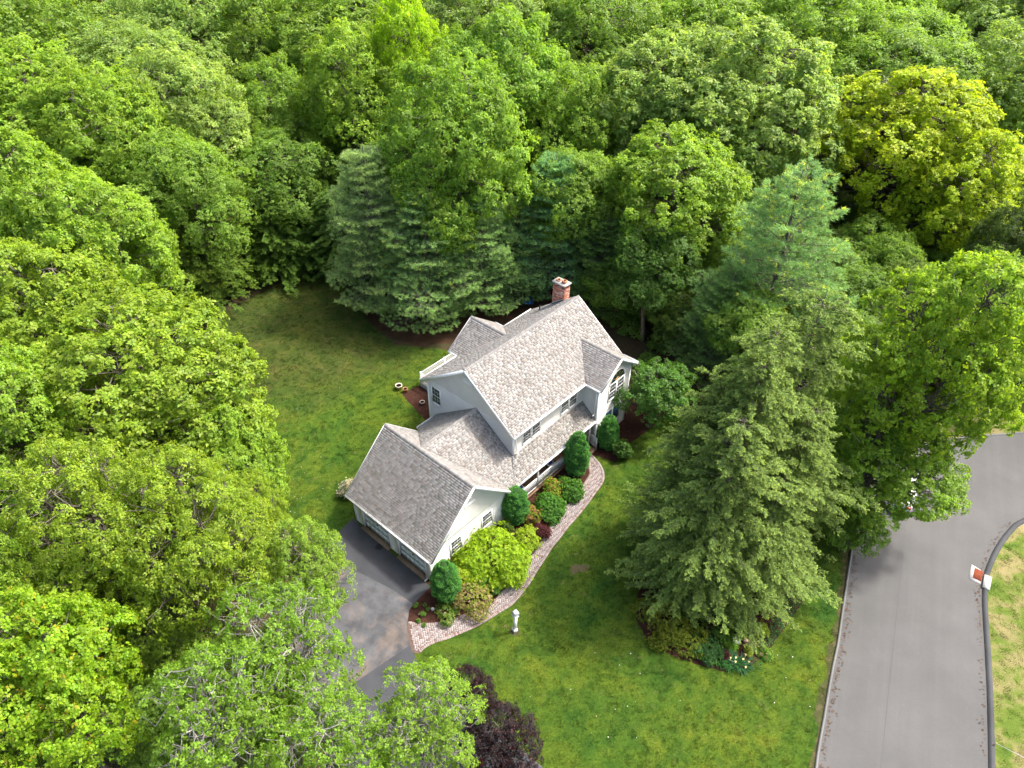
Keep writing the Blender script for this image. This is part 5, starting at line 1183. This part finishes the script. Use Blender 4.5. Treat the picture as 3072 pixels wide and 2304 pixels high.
# grass: short blades standing on the lawn sheets, scattered with geometry nodes (one object per lawn)
def grass(name, poly, avoid, dens, h, m, seed):
    rng = np.random.default_rng(seed); P = np.array([p[:2] for p in poly]); lo = np.maximum(P.min(0), [-60, 13]); hi = np.minimum(P.max(0), [60, 75])
    n = int((hi - lo).prod() * dens); pts = rng.uniform(lo, hi, (n, 2)); x, y = pts[:, 0], pts[:, 1]
    def ins(Q):
        Q = np.array([q_[:2] for q_ in Q]); c = np.zeros(n, bool); j = len(Q) - 1
        for i in range(len(Q)):
            xi, yi = Q[i]; xj, yj = Q[j]
            if yi != yj: c ^= ((yi > y) != (yj > y)) & (x < (xj - xi) * (y - yi) / (yj - yi) + xi)
            j = i
        return c
    k = ins(poly)
    for Q in avoid: k &= ~ins(Q)
    pts = pts[k]; nb = 26; a = rng.uniform(0, 2 * PI, nb); r = np.sqrt(rng.uniform(0, 1, nb)) * .17; c = np.stack([r * np.cos(a), r * np.sin(a), np.zeros(nb)], -1); d = np.column_stack([rng.normal(size=(nb, 2)) * .55, np.ones(nb)])
    tuft = bpy.data.objects.new('grass_tuft', needle_mesh('grass_tuft', c, d, h * rng.uniform(.6, 1.3, nb), .022, np.ones((nb, 3)), rng, m))
    me = bpy.data.meshes.new(name); me.from_pydata([(float(p[0]), float(p[1]), .006) for p in pts], [], []); o = link(name, me); o['kind'] = 'stuff'
    g = bpy.data.node_groups.new('scatter', 'GeometryNodeTree'); g.interface.new_socket('Geometry', in_out='INPUT', socket_type='NodeSocketGeometry'); g.interface.new_socket('Geometry', in_out='OUTPUT', socket_type='NodeSocketGeometry')
    N = g.nodes.new; gi = N('NodeGroupInput'); go = N('NodeGroupOutput'); ip = N('GeometryNodeInstanceOnPoints'); oi = N('GeometryNodeObjectInfo'); oi.inputs['Object'].default_value = tuft; oi.inputs['As Instance'].default_value = True
    rv = N('FunctionNodeRandomValue'); rv.data_type = 'FLOAT_VECTOR'; rv.inputs[0].default_value = (0, 0, 0); rv.inputs[1].default_value = (0, 0, 6.28)
    rs_ = N('FunctionNodeRandomValue'); rs_.data_type = 'FLOAT'; rs_.inputs[2].default_value = .55; rs_.inputs[3].default_value = 1.35
    L = g.links.new; L(gi.outputs[0], ip.inputs['Points']); L(oi.outputs['Geometry'], ip.inputs['Instance']); L(rv.outputs[0], ip.inputs['Rotation']); L(rs_.outputs[1], ip.inputs['Scale']); L(ip.outputs[0], go.inputs[0])
    md = o.modifiers.new('scatter', 'NODES'); md.node_group = g; return o
V2 = lambda L: [tuple(GV(*p)[:2]) for p in L]
avoid = [V2(drive_px), bed, poly_path, isl, [hw(-8.5, -6.4)[:2], hw(-8.5, 1.0)[:2], hw(7.5, 1.3)[:2], hw(12.0, 1.3)[:2], hw(12.0, -13.3)[:2], hw(3.7, -13.3)[:2], hw(3.7, -8.4)[:2], hw(.3, -8.4)[:2], hw(.3, -7.2)[:2], hw(-1.4, -7.2)[:2], hw(-1.4, -6.4)[:2]],
         V2([(780, 670), (810, 705), (848, 732), (905, 748), (965, 742), (1010, 755), (1240, 770), (1240, 600), (1000, 560), (780, 600)]), V2([(868, 852), (912, 828), (990, 780), (1010, 800), (960, 900), (930, 920), (905, 893)]),
         [(lp_[0] + .3 * math.cos(a), lp_[1] + .3 * math.sin(a)) for lp_ in [GV(1112.2, 1363.1)] for a in [k * PI / 5 for k in range(10)]], [C3(*p) for p in [(1690, 520), (1740, 470), (1880, 510), (1790, 540), (1720, 590)]]]
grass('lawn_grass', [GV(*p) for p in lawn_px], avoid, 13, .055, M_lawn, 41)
grass('verge_grass', [tuple(p) for p in offset(CRR, .42)] + [tuple(G(3600, 2900)[:2]), tuple(G(3600, 1500)[:2])], [], 9, .05, M_dry, 42)
# fallen petals and specks on the turf
rng = np.random.default_rng(77); fb = MB()
for (vx, vy, sx_, sy_, k) in ((640, 1060, 70, 110, 30), (700, 800, 130, 70, 12), (1350, 1500, 260, 120, 22), (1700, 1450, 60, 120, 10)):
    for _ in range(k):
        p = GV(vx + rng.normal() * sx_ * .6, vy + rng.normal() * sy_ * .6); a = rng.uniform(0, 6.3); r = rng.uniform(.015, .035)
        if not inside(p[:2], [tuple(GV(*q_)[:2]) for q_ in lawn_px]) or any(inside(p[:2], [q_[:2] for q_ in A]) for A in avoid): continue
        fb.add([(p[0] + r * math.cos(a + j * PI / 2), p[1] + r * math.sin(a + j * PI / 2), .05 + (.012 if j % 2 else 0)) for j in range(4)], [(0, 1, 2, 3)], [(.6, .58, .5), (.4, .33, .2), (.5, .45, .4)][rng.integers(0, 3)])
o = fb.build('fallen_petals', M_litter); o['kind'] = 'stuff'
# ------------------------------------------------------------------ objects
lp = GV(1112.2, 1363.1)
lamp = thing('lamp_post', 'white square lamp post on the front lawn', 'lamp post', (lp[0], lp[1], 0), .6)
b = MB(); b.box((-.085, -.085, .25), (.085, .085, 1.5)); b.build('post', M_trim, lamp)
b = MB(); b.box((-.12, -.12, 0), (.12, .12, .28)); b.box((-.1, -.1, .28), (.1, .1, .32)); b.build('base', M_trim, lamp)
b = MB(); b.box((-.15, -.15, 1.5), (.15, .15, 1.56)); b.add([(-.17, -.17, 1.86), (.17, -.17, 1.86), (.17, .17, 1.86), (-.17, .17, 1.86), (0, 0, 2.02)], [(3, 2, 1, 0), (0, 1, 4), (1, 2, 4), (2, 3, 4), (3, 0, 4)]); b.build('cap', M_trim, lamp)
b = MB()
for sx in (-1, 1):
    for sy in (-1, 1): b.box((sx * .12, sy * .12, 1.56), (sx * .145, sy * .145, 1.86))
b.box((-.115, -.115, 1.56), (.115, .115, 1.85)); b.build('lantern', mat('frosted_glass', (.75, .75, .72), .3, .5), lamp)
sheet('lamp_post_soil', wobble([(lp[0] + .33 * math.cos(a) , lp[1] + .33 * math.sin(a)) for a in [k * PI / 5 for k in range(10)]], .05, 31), .008, M_dirt)
sheet('bare_patch', wobble([C3(*p) for p in [(1690, 520), (1740, 470), (1800, 490), (1830, 460), (1880, 510), (1850, 540), (1790, 540), (1720, 590)]], .06, 32), .008, ground_material('dark_bare_soil', [(.3, (.06, .06, .03)), (.7, (.12, .10, .05))], 5, 30))

def pot(name, label, pos, r, h, m, fill):
    t = thing(name, label, 'flower pot', (pos[0], pos[1], .01), 0, None)
    b = MB(); b.lathe([(r * .62, 0), (r * .92, h * .8), (r * 1.0, h * .8), (r * 1.02, h), (r * .86, h), (r * .82, h * .86)], 20); b.build('pot', m, t)
    b = MB(); b.lathe([(.02, h * .865), (r * .82, h * .87)], 16); b.build('soil', M_mulch, t)
    return t
pot('flower_pot', 'large cream pot on the back lawn corner', G(900 + 1097 * .27125, 800 + 1355 * .27125), .27, .42, M_cream, 0)
pot('flower_pot', 'small terracotta pot beside the large cream pot', G(900 + 1167 * .27125, 800 + 1385 * .27125), .20, .34, M_terra, 0)
pot('flower_pot', 'cream rimmed pot against the left gable wall', G(900 + 1354 * .27125, 800 + 1520 * .27125), .2, .25, M_cream, 0)

# stones
def rock(name, label, pos, r, seed, m, sq=.7):
    rng = random.Random(seed); b = MB(); prof = []
    N, K = 7, 12; V = []
    for i in range(N + 1):
        ph = PI * i / N
        for k in range(K): th = 2 * PI * k / K; q_ = r * (1 + rng.uniform(-.1, .1)); V.append((q_ * math.sin(ph) * math.cos(th), q_ * math.sin(ph) * math.sin(th) * .8, max(0, r * sq * .8 + q_ * sq * math.cos(ph))))
    b.add(V, [(i * K + k, (i + 1) * K + k, (i + 1) * K + (k + 1) % K, i * K + (k + 1) % K) for i in range(N) for k in range(K)]); o = b.build(name, m, None, (pos[0], pos[1], 0), smooth=True); tag(o, label, 'stone')
rock('boulder', 'pale grey boulder in the island bed', GV(1587, 1388), .3, 1, M_stone, .9)
rock('stone', 'small tan stone right of the grey boulder', GV(1610, 1385), .16, 2, M_tanwood)
rock('stone', 'small stone under the dwarf spruce in the corner bed', GV(935, 1317), .13, 3, M_stone)
rock('stone', 'tiny stone beside the plants in the corner bed', GV(905, 1328), .07, 4, M_tanwood)

# storm drain
dr_c = G(2906, 1728)
dr = thing('storm_drain', 'concrete framed storm drain with rusty grate at the right kerb', 'storm drain', (dr_c[0], dr_c[1], 0), -.05)
fr2 = [G(2912, 1692), (G(2947, 1712)), (G(2946, 1750)), (G(2905, 1738)), (G(2907, 1700))]
P4 = [G(2912, 1692)[:2] - dr_c[:2], G(2907, 1737)[:2] - dr_c[:2], G(2943, 1751)[:2] - dr_c[:2], G(2947, 1713)[:2] - dr_c[:2]]
b = MB(); b.prism([tuple(p) for p in P4], .004, .02); o = b.build('concrete_apron', M_conc, dr)
g0, gu, gv = G(2923, 1704)[:2] - dr_c[:2], (G(2946, 1714) - G(2923, 1704))[:2], (G(2919, 1733) - G(2923, 1704))[:2]
b = MB(); c4 = [g0, g0 + gv, g0 + gu + gv, g0 + gu]; b.prism([tuple(p) for p in c4], .02, .023); b.build('drain_opening', M_black, dr)
b = MB()
for k in range(11):
    t = k / 10; p = g0 + gu * t; q_ = p + gv; b.bar((*p, .035), (*q_, .035), .03, .02); p = g0 + gv * t; q_ = p + gu; b.bar((*p, .034), (*q_, .034), .03, .018)
b.build('grate', M_rust, dr)
hd = MB(); a_ = CRR[iD] - dr_c[:2]; e_ = CRR[iE] - dr_c[:2]; t_ = (e_ - a_) / np.linalg.norm(e_ - a_); nn = np.array([-t_[1], t_[0]]); 
hd.prism([tuple(a_), tuple(e_), tuple(e_ + nn * .4), tuple(a_ + nn * .4)], .0, .16); hd.build('concrete_kerb_head', M_conc, dr)

# car on the street under the maple
def car(pos, rz):
    t = thing('parked_car', 'white car parked on the street under the bright maple', 'car', pos, rz)
    prof = [(-2.3, .35), (-2.32, .75), (-2.2, .98), (-1.95, 1.05), (-1.55, 1.5), (-1.2, 1.62), (.35, 1.62), (.7, 1.52), (1.3, 1.08), (2.05, .95), (2.3, .78), (2.33, .4)]
    hw_ = [.78, .86, .88, .86, .7, .66, .66, .7, .84, .86, .8, .74]; V = []; n = len(prof)
    for s_ in (-1, 1):
        for (x, z), w_2 in zip(prof, hw_): V.append((x, s_ * w_2, z))
    for s_ in (-1, 1):
        for x, z in ((-2.2, .3), (2.2, .3)): V.append((x, s_ * .8, z))
    b = MB(); F = [(i, i + 1, n + i + 1, n + i) for i in range(n - 1)]; b.add(V, F + [tuple(range(n))[::-1] + (2 * n,) + (2 * n + 1,), tuple(range(n, 2 * n)) + (2 * n + 3, 2 * n + 2)])
    o = b.build('body', M_carpaint, t); bv = o.modifiers.new('bevel', 'BEVEL'); bv.width = .05; bv.segments = 2
    def quad(name, pts): q_ = MB(); q_.add(pts, [(0, 1, 2, 3)]); q_.build(name, M_glass, t)
    quad('windscreen', [(1.27, -.76, 1.125), (1.27, .76, 1.125), (.74, .64, 1.525), (.74, -.64, 1.525)]); quad('rear_window', [(-1.9, .74, 1.13), (-1.9, -.74, 1.13), (-1.58, -.62, 1.5), (-1.58, .62, 1.5)])
    for s_ in (-1, 1):
        quad('side_window', [(-1.45, s_ * .80, 1.15), (-.25, s_ * .83, 1.15), (-.25, s_ * .69, 1.54), (-1.2, s_ * .70, 1.54)][::s_]); quad('side_window', [(-.17, s_ * .83, 1.15), (1.0, s_ * .83, 1.13), (.5, s_ * .70, 1.52), (-.17, s_ * .69, 1.54)][::s_])
        q_ = MB(); q_.box((2.26, s_ * .5, .68), (2.34, s_ * .78, .82)); q_.build('headlight', mat('lamp_glass', (.7, .7, .7), .1, .8), t); q_ = MB(); q_.box((-2.34, s_ * .5, .8), (-2.26, s_ * .82, .95)); q_.build('tail_light', M_red, t)
        for x in (-1.4, 1.45):
            q_ = MB(); q_.lathe([(.2, -.1), (.33, -.1), (.34, 0), (.33, .1), (.2, .1)], 20); w_3 = q_.build('wheel', M_tyre, t, (x, s_ * .8, .34)); w_3.rotation_euler = (PI / 2, 0, 0); q_ = MB(); q_.lathe([(.02, -.11), (.2, -.108), (.2, .108), (.02, .11)], 16); q_.build('rim', M_conc, w_3)
        q_ = MB(); q_.box((-1.1, s_ * .6, 1.64), (.3, s_ * .57, 1.67)); q_.build('roof_rail', M_black, t)
cpos = G(2700, 1475)
car((cpos[0], cpos[1], .008), math.radians(58))

# porch chairs with blue cushions
def chair(u, v, lb):
    x, y, _ = hw(u, v); t = thing('porch_chair', lb, 'chair', (x, y, .25), YAW, 'chairs on the porch')
    b = MB(); b.box((-.28, -.26, .36), (.28, .26, .4)); b.build('seat', M_trim, t); b = MB(); b.box((-.28, .24, .4), (.28, .28, .95)); b.build('backrest', M_trim, t)
    for sx in (-1, 1):
        for sy in (-1, 1): b = MB(); b.box((sx * .25 - .025, sy * .23 - .025, 0), (sx * .25 + .025, sy * .23 + .025, .36)); b.build('leg', M_trim, t)
    b = MB(); b.box((-.2, -.2, .4), (.2, .2, .46)); b.build('cushion', M_navy, t)
chair(.5, .12, 'white porch chair with navy cushion near the garage end'); chair(3.7, .12, 'white porch chair with navy cushion near the tall dwarf spruce'); chair(5.9, .15, 'white porch chair with navy cushion by the front steps')

# blue tarpaulin behind the house
tp_ = G(1583, 905); b = MB(); r = random.Random(3); N = 9; V = [(x * .13 - .5 + r.uniform(-.05, .05), y * .12 - .5, .05 + r.uniform(0, .35) * math.sin(PI * x / (N - 1)) * math.sin(PI * y / (N - 1)) * 2) for y in range(N) for x in range(N)]
b.add(V, [(y * N + x, y * N + x + 1, (y + 1) * N + x + 1, (y + 1) * N + x) for y in range(N - 1) for x in range(N - 1)]); o = b.build('tarpaulin', M_blue, None, (tp_[0], tp_[1], 0)); tag(o, 'crumpled bright blue tarpaulin under the pines behind the house', 'tarpaulin')

# neighbouring houses glimpsed through the trees
def far_house(pos, rz, lb, roofc):
    t = thing('neighbour_house', lb, 'house', pos, rz); b = MB(); b.box((-6, -4, 0), (6, 4, 5.4)); b.add([(-6, -4, 5.4), (-6, 4, 5.4), (-6, 0, 8)], [(0, 2, 1)]); b.add([(6, -4, 5.4), (6, 4, 5.4), (6, 0, 8)], [(0, 1, 2)]); b.build('wall', M_siding, t)
    b = MB(); b.add([(-6.4, -4.5, 5.1), (6.4, -4.5, 5.1), (6.4, 0, 8.1), (-6.4, 0, 8.1), (-6.4, 4.5, 5.1), (6.4, 4.5, 5.1)], [(0, 1, 2, 3), (3, 2, 5, 4)], roofc); b.build('roof', M_shingle, t)
    for k in range(4):
        for z in (.9, 3.5):
            w_ = MB(); w_.box((-5 + k * 2.8, -4.05, z), (-4 + k * 2.8, -4.0, z + 1.3)); o = w_.build('window', M_trim, t); g = MB(); g.box((-4.92 + k * 2.8, -4.07, z + .08), (-4.08 + k * 2.8, -4.052, z + 1.22)); g.build('pane', M_glass, o)
P = GV(1600, 420, 4); far_house((P[0], P[1], 0), -.3, 'neighbouring house glimpsed through the leaves left of the bluish pine', (.5, .5, .52))
P = GV(260, 225, 4); far_house((P[0], P[1], 0), .3, 'neighbouring house glimpsed through the upper left trees', (.4, .45, .5))

# litter along the kerbs
rng = np.random.default_rng(9)
lt = MB(); rl = random.Random(12)
for line, d0, n in ((CL[10:48], -.10, 300), (CRR[12:60], -.10, 150)):
    for k in range(n):
        i = rl.randrange(len(line) - 1); p = line[i] + (line[i + 1] - line[i]) * rl.random(); t = line[i + 1] - line[i]; t = t / np.linalg.norm(t); q_ = p + np.array([-t[1], t[0]]) * (d0 - abs(rl.gauss(0, .14))); s_ = rl.uniform(.03, .07); a = rl.uniform(0, 6.3); z = .014 + rl.uniform(0, .03)
        lt.add([(q_[0] + s_ * math.cos(a + k2 * PI / 2), q_[1] + s_ * math.sin(a + k2 * PI / 2) * .7, z + (.012 if k2 % 2 else 0)) for k2 in range(4)], [(0, 1, 2, 3)], rl.choice([(.085, .055, .038), (.11, .07, .045), (.06, .042, .03)]))
o = lt.build('leaf_litter', M_litter); o['kind'] = 'stuff'
# survey stake with string on the right verge
sp_ = G(2400 + 872 * .6655, 1200 + 1560 * .6655); t = thing('wooden_stake', 'short wooden stake with string on the right verge', 'stake', (sp_[0], sp_[1], 0)); b = MB(); b.box((-.04, -.02, 0), (.04, .02, .35)); b.build('stake', M_tanwood, t)
e = G(3150, 2320)[:2] - sp_[:2]; b = MB(); b.bar((0, 0, .3), (e[0], e[1], .2), .02, .02); b.build('string', M_conc, t)
# thin litter of fallen petals on the lawns
